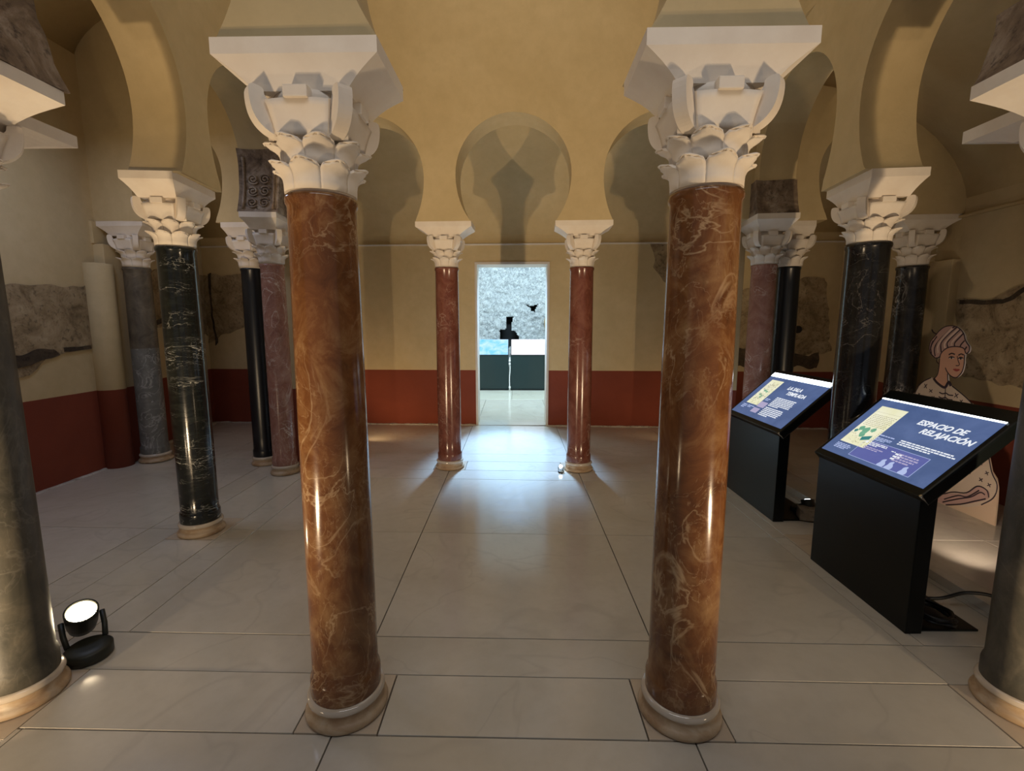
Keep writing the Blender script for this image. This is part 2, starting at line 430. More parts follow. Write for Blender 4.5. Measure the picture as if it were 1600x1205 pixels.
# near column row with its cream plinth slabs
PLN = [(-0.705, 1.771, 0.165), (0.69, 1.763, 0.165)]
band(1.613, 1.93, [-4.62, -3.2, -2.42, -1.98, -0.872, -0.538, 0.523, 0.857, 1.94, 2.38, 3.2, 4.42][0:3])
slab(-2.42, -1.98, 1.56, 1.93, 'plinth', 'plinth_slab')
slab(-1.98, -0.872, 1.613, 1.93)
slab(-0.872, -0.538, 1.613, 1.93, 'plinth', 'plinth_slab', dz=0.002)
slab(-0.538, 0.523, 1.613, 1.93)
slab(0.523, 0.857, 1.613, 1.93, 'plinth', 'plinth_slab', dz=0.002)
slab(0.857, 1.94, 1.613, 1.93)
slab(1.94, 2.38, 1.60, 1.93, 'plinth', 'plinth_slab')
band(1.613, 1.93, [2.38, 3.3, 4.42])
band(1.93, 2.19, [-4.62, -2.88, -2.27, -0.715, 0.70, 1.95, 2.60, 4.42])
# court
band(2.19, 3.39, XS_C); band(3.39, 4.64, XS_C)
# side strips of the left row
band(2.19, 3.39, [-4.62, -2.88]); band(3.39, 5.0, [-4.62, -2.88])
for a, b in ((-2.88, -2.62), (-2.24, -2.02)): band(2.19, 3.39, [a, b]); band(3.39, 4.64, [a, b])
slab(-2.62, -2.24, 2.19, 3.21); slab(-2.62, -2.24, 3.21, 3.60, 'plinth', 'plinth_slab', dz=0.002); slab(-2.62, -2.24, 3.60, 4.64)
# right row
for a, b in ((1.95, 2.06),): band(2.19, 3.39, [a, b]); band(3.39, 4.64, [a, b])
slab(2.06, 2.60, 2.19, 3.06); slab(2.06, 2.60, 3.06, 3.45, 'plinth', 'plinth_slab', dz=0.002); slab(2.06, 2.60, 3.45, 4.64)
band(2.19, 3.39, [2.60, 3.5, 4.42]); band(3.39, 4.64, [2.60, 3.5, 4.42])
# far rows
band(4.64, 4.94, [-2.88, -2.02, -0.715, 0.70, 1.95, 3.0, 4.42])
band(4.94, 5.27, [-2.88, -2.02, -0.895, -0.545, 0.535, 0.885, 1.95, 3.0, 4.7][0:3])
slab(-2.02, -0.895, 4.94, 5.27); slab(-0.895, -0.545, 4.94, 5.27, 'plinth', 'plinth_slab', dz=0.002)
slab(-0.545, 0.535, 4.94, 5.27); slab(0.535, 0.885, 4.94, 5.27, 'plinth', 'plinth_slab', dz=0.002)
slab(0.885, 1.95, 4.94, 5.27); band(4.94, 5.27, [1.95, 3.0, 4.7]); band(4.64, 5.27, [-4.62, -2.88], dz=-0.003)
band(5.27, 5.58, [-4.7, -3.4, -2.0, -0.69, 0.70, 1.95, 3.2, 4.7])
band(5.58, 7.22, [-4.95, -3.6, -2.35, -0.66, 0.66, 2.1, 3.4, 4.9])
# doorway and the room beyond
slab(-0.62, 0.56, 7.26, 7.66, warp=False); 
for y0, y1 in ((7.66, 8.7), (8.7, 9.8)):
    for x0, x1 in ((-1.7, -0.6), (-0.6, 0.6), (0.6, 1.7)): slab(x0, x1, y0, y1, warp=False)
for x0, x1 in ((-1.7, -0.05), (-0.05, 1.7)):
    slab(x0, x1, 9.8, 11.6, 'cream_floor', 'cream_slab', warp=False)
    slab(x0, x1, 11.6, 12.5, 'cream_floor', 'cream_slab', warp=False)

# ------------------------------------------------------------------ setting: walls
def wall_seg(name, p, q, z0, z1, mat, th=0.18, side=1, parent=None):
    p, q = Vector((*p, 0)), Vector((*q, 0)); d = (q-p).normalized(); n = Vector((-d.y, d.x, 0))*side*th
    bm = bmesh.new()
    c = [p, q, q+n, p+n]
    loft(bm, [[(v.x, v.y, z0) for v in c], [(v.x, v.y, z1) for v in c]])
    bmesh.ops.recalc_face_normals(bm, faces=bm.faces)
    return obj(name, bm, mat, parent, kind='structure')
wl = wall_seg('wall_left', (-4.55, -1.5), (-4.55, 5.30), 0, 4.6, M['wall'])
wall_seg('wall_left_bay', (-4.58, 5.25), (-4.93, 7.62), 0, 3.9, M['wall'], parent=wl)
wr = wall_seg('wall_right', (4.35, -1.5), (4.35, 4.95), 0, 3.9, M['wall'], side=-1)
wall_seg('wall_right_bay', (4.40, 4.85), (4.85, 7.15), 0, 3.9, M['wall'], side=-1, parent=wr)
# back wall with the doorway cut out
def yb(x): return 7.235 - 0.045*x
def back_piece(name, x0, x1, z0, z1, mat, parent=None, th=0.36, dy=0.0):
    bm = bmesh.new()
    c = [(x0, yb(x0)+dy), (x1, yb(x1)+dy), (x1, yb(x1)+th), (x0, yb(x0)+th)]
    loft(bm, [[(*p, z0) for p in c], [(*p, z1) for p in c]])
    return obj(name, bm, mat, parent, kind='structure')
wb = back_piece('wall_back', -5.0, -0.605, 0, 4.0, M['wall'])
back_piece('wall_back_right', 0.535, 5.0, 0, 4.0, M['wall'], wb)
back_piece('wall_back_lintel', -0.605, 0.535, 2.53, 4.0, M['wall'], wb)
# pale door lining, set 1 cm proud
tr = back_piece('trim_1', -0.605, -0.572, 0, 2.53, M['jamb'], None, 0.40, -0.012)
back_piece('jamb', 0.502, 0.535, 0, 2.53, M['jamb'], tr, 0.40, -0.012)
back_piece('head_lining', -0.605, 0.535, 2.50, 2.535, M['jamb'], tr, 0.40, -0.014)
# ledge where the vault springs
tl = back_piece('trim_2', -4.95, 4.86, 2.785, 2.805, M['jamb'], None, 0.02, -0.03)
bm = bmesh.new(); box(bm, 4.31, -1.0, 2.62, 4.36, 4.7, 2.642); obj('trim_3', bm, M['plaster'], kind='structure')
# rough mortar fillets along the foot of the walls
def fillet(name, pts, h=0.03, w=0.05):
    bm = bmesh.new(); rings = []
    P = []
    for (a, b) in zip(pts, pts[1:]):
        a, b = Vector((*a, 0)), Vector((*b, 0)); n = max(2, int((b-a).length/0.05))
        P += [a.lerp(b, i/n) for i in range(n)]
    P.append(Vector((*pts[-1], 0)))
    for i, p in enumerate(P):
        t = (P[min(i+1, len(P)-1)] - P[max(i-1, 0)]).normalized(); nn = Vector((t.y, -t.x, 0))
        k = 0.55 + 0.9*abs(mnoise.noise(p*6)); ww = w*k; hh = h*(0.5+0.8*abs(mnoise.noise(p*9+Vector((3, 1, 2)))))
        rings.append([p+nn*-0.01+Vector((0, 0, -0.005)), p+nn*-0.01+Vector((0, 0, hh)), p+nn*ww*0.6+Vector((0, 0, hh*0.6)), p+nn*ww+Vector((0, 0, -0.005))])
    loft(bm, rings); bmesh.ops.recalc_face_normals(bm, faces=bm.faces)
    return obj(name, bm, M['mortar'], None, True, kind='structure')
fillet('baseboard_back_left', [(-4.9, yb(-4.9)), (-0.605, yb(-0.605))])
fillet('baseboard_back_right', [(0.535, yb(0.535)), (4.8, yb(4.8))])
fillet('baseboard_left', [(-4.55, 0.0), (-4.55, 5.05)], 0.022, 0.05)
fillet('baseboard_left_bay', [(-4.60, 5.45), (-4.90, 7.44)], 0.035, 0.08)

# horseshoe arcades -------------------------------------------------
def arch_curve(c, hf, a, zf, zc, n=14):
    """points of one horseshoe opening, from the left foot over the top to the right foot"""
    dz = zc - zf
    b = dz/math.sqrt(max(1e-4, 1-(hf/a)**2))
    pts = []
    for i in range(n):
        z = zf + dz*i/n
        pts.append((c - a*math.sqrt(max(0, 1-((zc-z)/b)**2)), z))
    for i in range(2*n+1):
        t = PI - PI*i/(2*n)
        pts.append((c + a*math.cos(t), zc + a*math.sin(t)))
    for i in range(n-1, -1, -1):
        z = zf + dz*i/n
        pts.append((c + a*math.sqrt(max(0, 1-((zc-z)/b)**2)), z))
    return pts
def arcade(name, p0, p1, feet, s0, s1, ztop, thick, mat=None, arches=None):
    """feet: list of (s, zfoot, half foot, half neck) along the line p0->p1"""
    p0, p1 = Vector((*p0, 0)), Vector((*p1, 0)); d = (p1-p0).normalized(); n = Vector((-d.y, d.x, 0))
    outline = [(s0, feet[0][1])]
    tags = []
    smooth_from = []
    for k, (a, b) in enumerate(zip(feet, feet[1:])):
        outline.append((a[0]+a[2], a[1]))
        l = a[0]+a[2]; r = b[0]-b[2]; c = (l+r)/2
        zf = (a[1]+b[1])/2
        A = min(c-(a[0]+a[3]), (b[0]-b[3])-c) if arches is None or arches[k] is None else arches[k][0]
        zc = zf+0.45 if arches is None or arches[k] is None else arches[k][1]
        hf = (r-l)/2
        pts = arch_curve(c, min(hf, A*0.985), A, zf, zc)
        i0 = len(outline)
        outline += pts[1:-1]
        smooth_from.append((i0-1, len(outline)))
        outline.append((b[0]-b[2], b[1]))
    outline.append((s1, feet[-1][1])); outline.append((s1, ztop)); outline.append((s0, ztop))
    bm = bmesh.new()
    def to3(s, z, t):
        q = p0 + d*s + n*t; return (q.x, q.y, z)
    a = [bm.verts.new(to3(u, v, -thick/2)) for u, v in outline]
    b = [bm.verts.new(to3(u, v, thick/2)) for u, v in outline]
    N = len(outline)
    for i in range(N):
        j = (i+1) % N
        f = bm.faces.new((a[j], a[i], b[i], b[j]))
        if any(lo <= i < hi for lo, hi in smooth_from): f.smooth = True
        for e in f.edges:
            if {e.verts[0], e.verts[1]} in ({a[i], a[j]}, {b[i], b[j]}): e.smooth = False
    tri = mgeo.tessellate_polygon([[Vector((u, v, 0)) for u, v in outline]])
    for t in tri:
        bm.faces.new([a[i] for i in t]); bm.faces.new([b[i] for i in reversed(t)])
    bmesh.ops.recalc_face_normals(bm, faces=bm.faces)
    return obj(name, bm, mat or M['plaster'], kind='structure')

ZT = 5.6
def dist(a, b): return math.hypot(a[0]-b[0], a[1]-b[1])
# column positions
A_, B_ = (-0.705, 1.772), (0.688, 1.748)
NL, NR = (-2.135, 1.81), (2.135, 1.775)
LB, RB = (-2.435, 3.43), (2.385, 3.235)
LC, RC = (-2.485, 4.87), (2.50, 4.77)
FL, FR = (-0.722, 5.075), (0.712, 5.005)
LD, RD = (-2.88, 5.20), (2.88, 5.00)
LW, RW = (-4.25, 5.33), (4.07, 4.88)

# near arcade (over the two red columns)
o0 = NL
WN = arcade('wall_near_arcade', NL, NR, [(0.0, 2.515, 0.33, 0.20), (dist(NL, A_), 2.51, 0.268, 0.125), (dist(NL, B_), 2.52, 0.268, 0.125), (dist(NL, NR), 2.515, 0.33, 0.20)], -0.30, dist(NL, NR)+0.30, ZT, 0.33)
# far arcade
PL, PR = (-2.27, 5.15), (2.25, 4.93)
arcade('wall_far_arcade', PL, PR, [(0.0, 2.66, 0.26, 0.12), (dist(PL, FL), 2.643, 0.285, 0.133), (dist(PL, FR), 2.638, 0.285, 0.133), (dist(PL, PR), 2.63, 0.26, 0.12)], -0.28, dist(PL, PR)+0.28, ZT, 0.31,
       arches=[(0.60, 3.08), (0.583, 3.09), (0.60, 3.07)])
# left side arcade
L0, L1 = (-2.27, 1.80), (-2.49, 4.87)
def along(p0, p1, q):
    d = Vector((p1[0]-p0[0], p1[1]-p0[1])).normalized(); return d.dot(Vector((q[0]-p0[0], q[1]-p0[1])))
WL = arcade('wall_left_arcade', L0, L1, [(0.0, 2.515, 0.34, 0.22), (along(L0, L1, LB), 2.597, 0.25, 0.125), (dist(L0, L1), 2.67, 0.25, 0.14)], -0.3, dist(L0, L1)+0.42, ZT, 0.34)
R0, R1 = (2.19, 1.775), (2.51, 4.77)
WR = arcade('wall_right_arcade', R0, R1, [(0.0, 2.515, 0.34, 0.22), (along(R0, R1, RB), 2.545, 0.25, 0.125), (dist(R0, R1), 2.63, 0.25, 0.14)], -0.3, dist(R0, R1)+0.42, ZT, 0.33)
# transverse arches closing the side galleries at the far row
arcade('wall_left_transverse', LW, LD, [(0.0, 2.70, 0.30, 0.16), (dist(LW, LD), 2.66, 0.25, 0.14)], -0.40, dist(LW, LD)+0.30, 5.1, 0.34)
arcade('wall_right_transverse', RD, RW, [(0.0, 2.63, 0.25, 0.14), (dist(RD, RW), 2.66, 0.28, 0.14)], -0.30, dist(RD, RW)+0.40, 3.95, 0.34)

# piers
def pier(name, x0, x1, y0, y1, z1, mat='wall', parent=None):
    bm = bmesh.new(); box(bm, x0, y0, 0, x1, y1, z1, 0.008); return obj(name, bm, M[mat], parent, kind='structure')
pier('wall_left_corner_pier', -2.56, -2.02, 5.13, 5.40, 2.67)
pier('wall_right_corner_pier', 2.0, 2.43, 5.03, 5.20, 2.64)
pl = pier('wall_left_pilaster', -4.57, -4.44, 5.14, 5.50, 2.46)
bm = bmesh.new(); lathe(bm, [(0.135, 0), (0.135, 2.235), (0.128, 2.245)], 32); obj('half_column', bm, M['wall'], pl, loc=(-4.50, 5.11, 0), kind='structure')
pr = pier('wall_right_pilaster', 4.27, 4.42, 4.66, 5.06, 2.23)
bm = bmesh.new(); box(bm, -4.58, 5.12, 2.46, -4.52, 5.52, 2.70, 0.01); obj('wall_left_impost', bm, M['plaster'], pl, kind='structure')
bm = bmesh.new(); box(bm, 4.355, 4.70, 2.46, 4.42, 5.05, 2.66, 0.01); obj('wall_right_impost', bm, M['plaster'], pr, kind='structure')

# vaults: half barrels from the outer wall up to the arcade wall
def vault(name, outer, inner, a0, a1, zs, zt, axis, mat='plaster'):
    bm = bmesh.new(); rings = []
    n = 16; m = 8
    for k in range(m+1):
        row = []
        for i in range(n+1):
            t = PI/2*i/n
            c = inner + (outer-inner)*math.cos(t); z = zs+(zt-zs)*math.sin(t); a = a0+(a1-a0)*k/m
            row.append(bm.verts.new((c, a, z) if axis == 'y' else (a, c-0.045*a, z)))
        rings.append(row)
    for a, b in zip(rings, rings[1:]):
        for i in range(n): bm.faces.new((a[i], a[i+1], b[i+1], b[i])).smooth = True
    shell(bm, -0.05)
    return obj(name, bm, M[mat], kind='structure')
vault('ceiling_left_gallery', -4.56, -2.30, -1.5, 5.18, 4.3, 5.0, 'y')
vault('ceiling_right_gallery', 4.37, 2.24, -1.5, 4.9, 2.63, 3.96, 'y')
vault('ceiling_back_gallery', 7.25, 5.04, -4.95, 4.9, 2.80, 3.98, 'x')
vault('ceiling_near_gallery', -1.2, 1.80, -2.5, 2.5, 2.62, 4.0, 'x')
bm = bmesh.new(); box(bm, -2.7, 1.5, ZT, 2.8, 5.4, ZT+0.1); obj('ceiling_court', bm, M['plaster'], kind='structure')

# ------------------------------------------------------------------ exposed old plaster on the walls
def jag(poly, amp=0.03, step=0.06, seed=0):
    out = []
    for i, (a, b) in enumerate(zip(poly, poly[1:]+poly[:1])):
        L = math.hypot(b[0]-a[0], b[1]-a[1]); n = max(1, int(L/step))
        for k in range(n):
            t = k/n; u = a[0]+(b[0]-a[0])*t; v = a[1]+(b[1]-a[1])*t
            w = mnoise.noise_vector(Vector((u*7+seed, v*7, seed*1.7)))
            out.append((u+w.x*amp, v+w.y*amp))
    return out
def patch(name, poly, p, dirv, mat, parent, th=0.012, amp=0.035, seed=0, step=0.06):
    """irregular layer lying on a wall: u runs along dirv from p, v is height"""
    d = Vector((*dirv, 0)).normalized(); n = Vector((d.y, -d.x, 0)); p = Vector((*p, 0))
    bm = bmesh.new()
    def to3(u, v, t):
        q = p + d*u + n*t; return (q.x, q.y, v)
    prism(bm, jag(poly, amp*1.25, step*0.5, seed), to3, -0.01, th)
    return obj(name, bm, M[mat], parent, kind='structure')
# left wall (u = y)
patch('exposed_plaster', [(2.6, 2.0), (4.2, 1.95), (5.02, 2.0), (5.04, 1.38), (4.5, 1.28), (4.3, 1.12), (2.6, 1.05)], (-4.55, 0), (0, 1), 'old_plaster', wl, 0.012, 0.03, 1)
patch('decayed_edge', [(4.05, 1.32), (4.55, 1.36), (4.62, 1.30), (4.3, 1.20), (4.05, 1.2)], (-4.55, 0), (0, 1), 'old_dark', wl, 0.018, 0.03, 2, 0.03)
patch('decayed_edge', [(4.66, 1.36), (4.95, 1.37), (4.96, 1.33), (4.66, 1.32)], (-4.55, 0), (0, 1), 'old_dark', wl, 0.018, 0.012, 3, 0.03)
patch('decayed_edge', [(4.98, 2.0), (5.06, 2.02), (5.08, 1.3), (5.02, 1.45)], (-4.55, 0), (0, 1), 'old_dark', wl, 0.018, 0.03, 4, 0.04)
# bay behind the left corner (left bay wall, back wall)
dl = (-4.93+4.58, 7.62-5.25); 
patch('exposed_plaster', [(0.35, 1.60), (0.55, 1.98), (0.95, 2.32), (2.2, 2.36), (2.2, 1.42), (1.5, 1.45), (1.2, 1.62), (0.7, 1.52)], (-4.58, 5.25), dl, 'old_plaster', wl, 0.012, 0.04, 5)
patch('decayed_edge', [(0.62, 1.55), (1.0, 1.68), (1.02, 1.63), (0.64, 1.48)], (-4.58, 5.25), dl, 'old_dark', wl, 0.02, 0.02, 6, 0.03)
patch('exposed_plaster', [(0.05, 2.36), (1.1, 2.4), (1.15, 1.5), (0.7, 1.55), (0.35, 1.45), (0.05, 1.3)], (-4.95, yb(-4.95)), (1, -0.045), 'old_plaster', wb, 0.012, 0.04, 7)
patch('decayed_edge', [(0.13, 2.38), (0.17, 2.4), (0.16, 1.8), (0.20, 1.3), (0.17, 1.25), (0.14, 1.7)], (-4.95, yb(-4.95)), (1, -0.045), 'old_dark', wb, 0.02, 0.015, 8, 0.04)
# back wall right of the doorway
patch('exposed_plaster', [(2.05, 2.78), (2.42, 2.76), (2.42, 2.1), (2.22, 2.25), (2.12, 2.45)], (0, 7.235), (1, -0.045), 'old_plaster', wb, 0.008, 0.05, 9)
patch('exposed_plaster', [(3.45, 2.1), (3.75, 2.2), (4.6, 2.3), (4.75, 1.2), (4.2, 1.05), (3.5, 0.95), (3.1, 1.1), (3.3, 1.6)], (0, 7.235), (1, -0.045), 'old_plaster', wb, 0.012, 0.06, 10)
patch('decayed_edge', [(3.0, 1.32), (3.5, 1.25), (4.1, 1.15), (4.6, 1.15), (4.6, 0.95), (3.0, 0.95)], (0, 7.235), (1, -0.045), 'old_dark', wb, 0.016, 0.05, 11, 0.04)
bm = bmesh.new(); lathe(bm, [(0.055, 0), (0.055, 0.03), (0.045, 0.036)], 20)
obj('round_vent', bm, M['black_matte'], wb, loc=(4.25, yb(4.25)-0.005, 1.52), rot=(PI/2, 0, 0))
# right wall (u = -y)
patch('exposed_plaster', [(-4.65, 1.85), (-4.35, 1.78), (-4.05, 1.95), (-3.6, 2.05), (-2.4, 2.1), (-2.4, 1.0), (-3.9, 1.05), (-4.5, 1.1), (-4.65, 1.3)], (4.35, 0), (0, -1), 'old_plaster', wr, 0.012, 0.04, 12)
patch('decayed_edge', [(-4.6, 1.84), (-4.2, 1.82), (-3.9, 1.99), (-3.7, 2.06), (-3.7, 2.02), (-3.9, 1.94), (-4.2, 1.78), (-4.6, 1.79)], (4.35, 0), (0, -1), 'old_dark', wr, 0.016, 0.015, 13, 0.03)

# ------------------------------------------------------------------ columns
def leaf_mesh(h, r0, out, wid):
    """acanthus-like leaf hugging the bell and curling outward at its tip; faces +X"""
    prof = [(r0, 0.0), (r0+out*0.03, 0.30), (r0+out*0.10, 0.54), (r0+out*0.26, 0.73), (r0+out*0.52, 0.87), (r0+out*0.82, 0.96), (r0+out, 0.985), (r0+out*1.08, 0.95)]
    wd = [1.0, 1.0, 1.0, 0.98, 0.93, 0.80, 0.58, 0.30]
    nu = 8; bm = bmesh.new(); rows = []
    for (r, z), w in zip(prof, wd):
        row = []
        for i in range(nu+1):
            s = -1+2*i/nu
            a = s*wid*w
            rr = r - 0.30*out*s*s*(0.15+z*z) 
            row.append(bm.verts.new((max(rr, r0-0.004)*math.cos(a), max(rr, r0-0.004)*math.sin(a), h*(z - 0.10*s*s*z))))
        rows.append(row)
    for a, b in zip(rows, rows[1:]):
        for i in range(nu): bm.faces.new((a[i], a[i+1], b[i+1], b[i])).smooth = True
    shell(bm, 0.009)
    return mesh_of(bm, 'leaf', M['stone'])
def volute_mesh():
    """lobed corner volute lying in the local XZ plane"""
    bm = bmesh.new()
    out = spline([(0.115, 0.175), (0.165, 0.178), (0.205, 0.205), (0.226, 0.25), (0.226, 0.308), (0.188, 0.308), (0.180, 0.285), (0.150, 0.262), (0.120, 0.26)], 4, True)
    prism(bm, out, lambda u, v, t: (u, t, v), -0.024, 0.024)
    return mesh_of(bm, 'volute', M['stone'])
def panel_mesh():
    """concave cup panel on one face of the upper bell"""
    bm = bmesh.new(); rows = []
    for k in range(6):
        v = k/5; z = 0.175+0.10*v; r = 0.126+0.035*v**1.6
        rows.append([bm.verts.new((r+0.012*(s/5)**2*(1-v), (0.085+0.02*v)*s/5, z-0.006*(abs(s)/5)**2)) for s in range(-5, 6)])
    for a, b in zip(rows, rows[1:]):
        for i in range(10): bm.faces.new((a[i], a[i+1], b[i+1], b[i])).smooth = True
    shell(bm, 0.02)
    return mesh_of(bm, 'cup_panel', M['stone'])
def tab_mesh():
    bm = bmesh.new(); box(bm, 0.11, -0.040, 0.272, 0.172, 0.040, 0.309, 0.004)
    return mesh_of(bm, 'boss', M['stone'])
ME_CORE = None
bm = bmesh.new(); lathe(bm, [(0.113, 0), (0.115, 0.012), (0.112, 0.03), (0.112, 0.15), (0.118, 0.20), (0.128, 0.25), (0.140, 0.295), (0.140, 0.310)], 40)
ME_CORE = mesh_of(bm, 'capital_bell', M['stone'])
ME_LOW = leaf_mesh(0.090, 0.116, 0.055, 0.41)
ME_UP = leaf_mesh(0.085, 0.118, 0.060, 0.41)
ME_VOL, ME_PAN, ME_TAB = volute_mesh(), panel_mesh(), tab_mesh()
def capital(parent, z, s, h, rot=0.0):
    c = link('capital', ME_CORE, parent, (0, 0, z), (0, 0, rot), (s, s, h/0.31))
    for i in range(8): link('leaf', ME_LOW, c, (0, 0, 0.012), (0, 0, i*PI/4))
    for i in range(8): link('leaf', ME_UP, c, (0, 0, 0.088), (0, 0, (i+0.5)*PI/4))
    for i in range(4):
        link('volute', ME_VOL, c, (0, 0, 0), (0, 0, (i+0.5)*PI/2))
        link('cup_panel', ME_PAN, c, (0, 0, 0), (0, 0, i*PI/2))
        link('boss', ME_TAB, c, (0, 0, 0), (0, 0, i*PI/2))
    return c
def abacus(parent, z0, z1, hl, hs, bl, bs, band=0.05, mat='stone', axis='x', name='abacus', loc=(0, 0)):
    bm = bmesh.new(); rings = []
    zb = z1-band
    def ring(a, b, z):
        if axis == 'y': a, b = b, a
        return [(loc[0]-a, loc[1]-b, z), (loc[0]+a, loc[1]-b, z), (loc[0]+a, loc[1]+b, z), (loc[0]-a, loc[1]+b, z)]
    rings.append(ring(bl, bs, z0))
    for k in range(1, 6):
        t = k/5; f = 1-(1-t)**0.8 if False else t**1.0
        e = f - 0.10*math.sin(PI*t)
        rings.append(ring(bl+(hl-bl)*e, bs+(hs-bs)*e, z0+(zb-z0)*t))
    rings.append(ring(hl, hs, z1))
    loft(bm, rings)
    for e in bm.edges: e.smooth = False
    return obj(name, bm, M[mat], parent)
def column(label, pos, rot, rb, rt, ztop, zab, hl, hs, axis, mat, cs=1.0, base='base', collar=True, group=None, basemat='base', lower=None, name='marble_column', aba=True):
    c = thing(name, label, 'column', (pos[0], pos[1], 0), rot, group); c['kind'] = 'thing'
    k = rb/0.13
    bm = bmesh.new()
    lathe(bm, [(q*k, z) for q, z in ((0.158, 0.003), (0.164, 0.010), (0.166, 0.020), (0.163, 0.030), (0.155, 0.037), (0.149, 0.040), (0.146, 0.052), (0.145, 0.066), (0.149, 0.076), (0.10, 0.076))], 56)
    bo = obj('base', bm, M[basemat], c)
    bm = bmesh.new()
    lathe(bm, [(q*k, z) for q, z in ((0.10, 0.072), (0.150, 0.072), (0.154, 0.078), (0.155, 0.086), (0.152, 0.095), (0.146, 0.101), (0.10, 0.103))], 56)
    obj('base_ring', bm, M['base_ring'], c)
    bm = bmesh.new()
    pr = [(rb*1.065, 0.10), (rb*1.075, 0.108), (rb*1.075, 0.165), (rb*1.05, 0.178), (rb*1.0, 0.190)]
    n = 14
    for i in range(1, n): pr.append((rb+(rt-rb)*i/n + 0.003*math.sin(PI*i/n), 0.190+(ztop-0.225-0.0)*i/n))
    pr += [(rt, ztop-0.035), (rt*1.05, ztop-0.024), (rt*1.065, ztop-0.012), (rt*1.05, ztop), (rt*0.8, ztop)]
    lathe(bm, pr, 64)
    obj('shaft', bm, M[mat], c)
    zc = zab - 0.145
    capital(c, ztop-0.002, cs, zc-ztop+0.004)
    if aba: abacus(c, zc, zab, hl, hs, 0.155*cs, 0.125*cs, axis=axis)
    return c
RN, RF, RS = -0.017, -0.049, 0.0
rotL = math.atan2(-(L1[0]-L0[0]), L1[1]-L0[1]); rotR = math.atan2(-(R1[0]-R0[0]), R1[1]-R0[1])
column('tall polished red-brown marble column, nearest one left of the doorway', A_, RN, 0.130, 0.119, 2.05, 2.51, 0.27, 0.165, 'x', 'red')
column('tall polished red-brown marble column, nearest one right of the doorway', B_, RN, 0.130, 0.121, 2.06, 2.52, 0.27, 0.165, 'x', 'red')
column('slender reddish marble column just left of the lit doorway, small in the distance', FL, RF, 0.126, 0.121, 2.19, 2.643, 0.29, 0.155, 'x', 'red_light', 0.98)
column('slender reddish marble column just right of the lit doorway, small in the distance', FR, RF, 0.126, 0.121, 2.185, 2.638, 0.29, 0.155, 'x', 'red_light', 0.98)
column('glossy black marble column with thin white veins and a cream base, left of centre', LB, rotL, 0.126, 0.121, 2.14, 2.597, 0.25, 0.17, 'y', 'black', 1.0)
column('plain black marble column between the two lit lecterns on the right', RB, rotR, 0.127, 0.124, 2.13, 2.545, 0.25, 0.165, 'y', 'black_dull', 1.0)
lc = column('rosy veined marble column under a brown carved stone block, far left corner of the court', LC, rotL, 0.117, 0.112, 2.20, 2.67, 0.25, 0.175, 'y', 'pink', 0.98)
rc = column('rosy white-veined marble column behind the farther lectern, far right corner', RC, rotR, 0.118, 0.115, 2.18, 2.63, 0.25, 0.19, 'y', 'pink', 1.0)
column('thin black column tucked behind the rosy column on the left', LD, RF, 0.112, 0.106, 2.20, 2.66, 0.20, 0.17, 'x', 'black_plain', 0.98)
column('thin dark blue-black column tucked behind the rosy column on the right', RD, RF, 0.112, 0.107, 2.19, 2.63, 0.16, 0.15, 'x', 'black_plain', 0.98)
column('weathered two-tone grey marble column standing against the red dado of the left wall', LW, RF, 0.133, 0.126, 2.22, 2.70, 0.26, 0.17, 'x', 'two_tone', 1.0)
column('black marble column with thick pale veins beside the painted turbaned figure', RW, RF, 0.134, 0.128, 2.18, 2.66, 0.28, 0.17, 'x', 'black_veiny', 1.0)
nl = column('worn grey-green marble column cut by the left edge, floor spotlight at its foot', NL, RN, 0.124, 0.118, 2.05, 2.515, 0.34, 0.17, 'x', 'grey', 1.0)
nr = column('worn grey-brown marble column cut by the right edge in front of the lectern', NR, RN, 0.124, 0.118, 2.05, 2.515, 0.36, 0.17, 'x', 'grey', 1.0)
# the corner columns carry a second abacus running along the side rows
abacus(nl, 2.33, 2.44, 0.36, 0.20, 0.18, 0.15, 0.05, 'stone', 'y', 'side_abacus', (-0.05, 0.05))
abacus(nr, 2.33, 2.44, 0.36, 0.20, 0.18, 0.15, 0.05, 'stone', 'y', 'side_abacus', (0.04, 0.05))
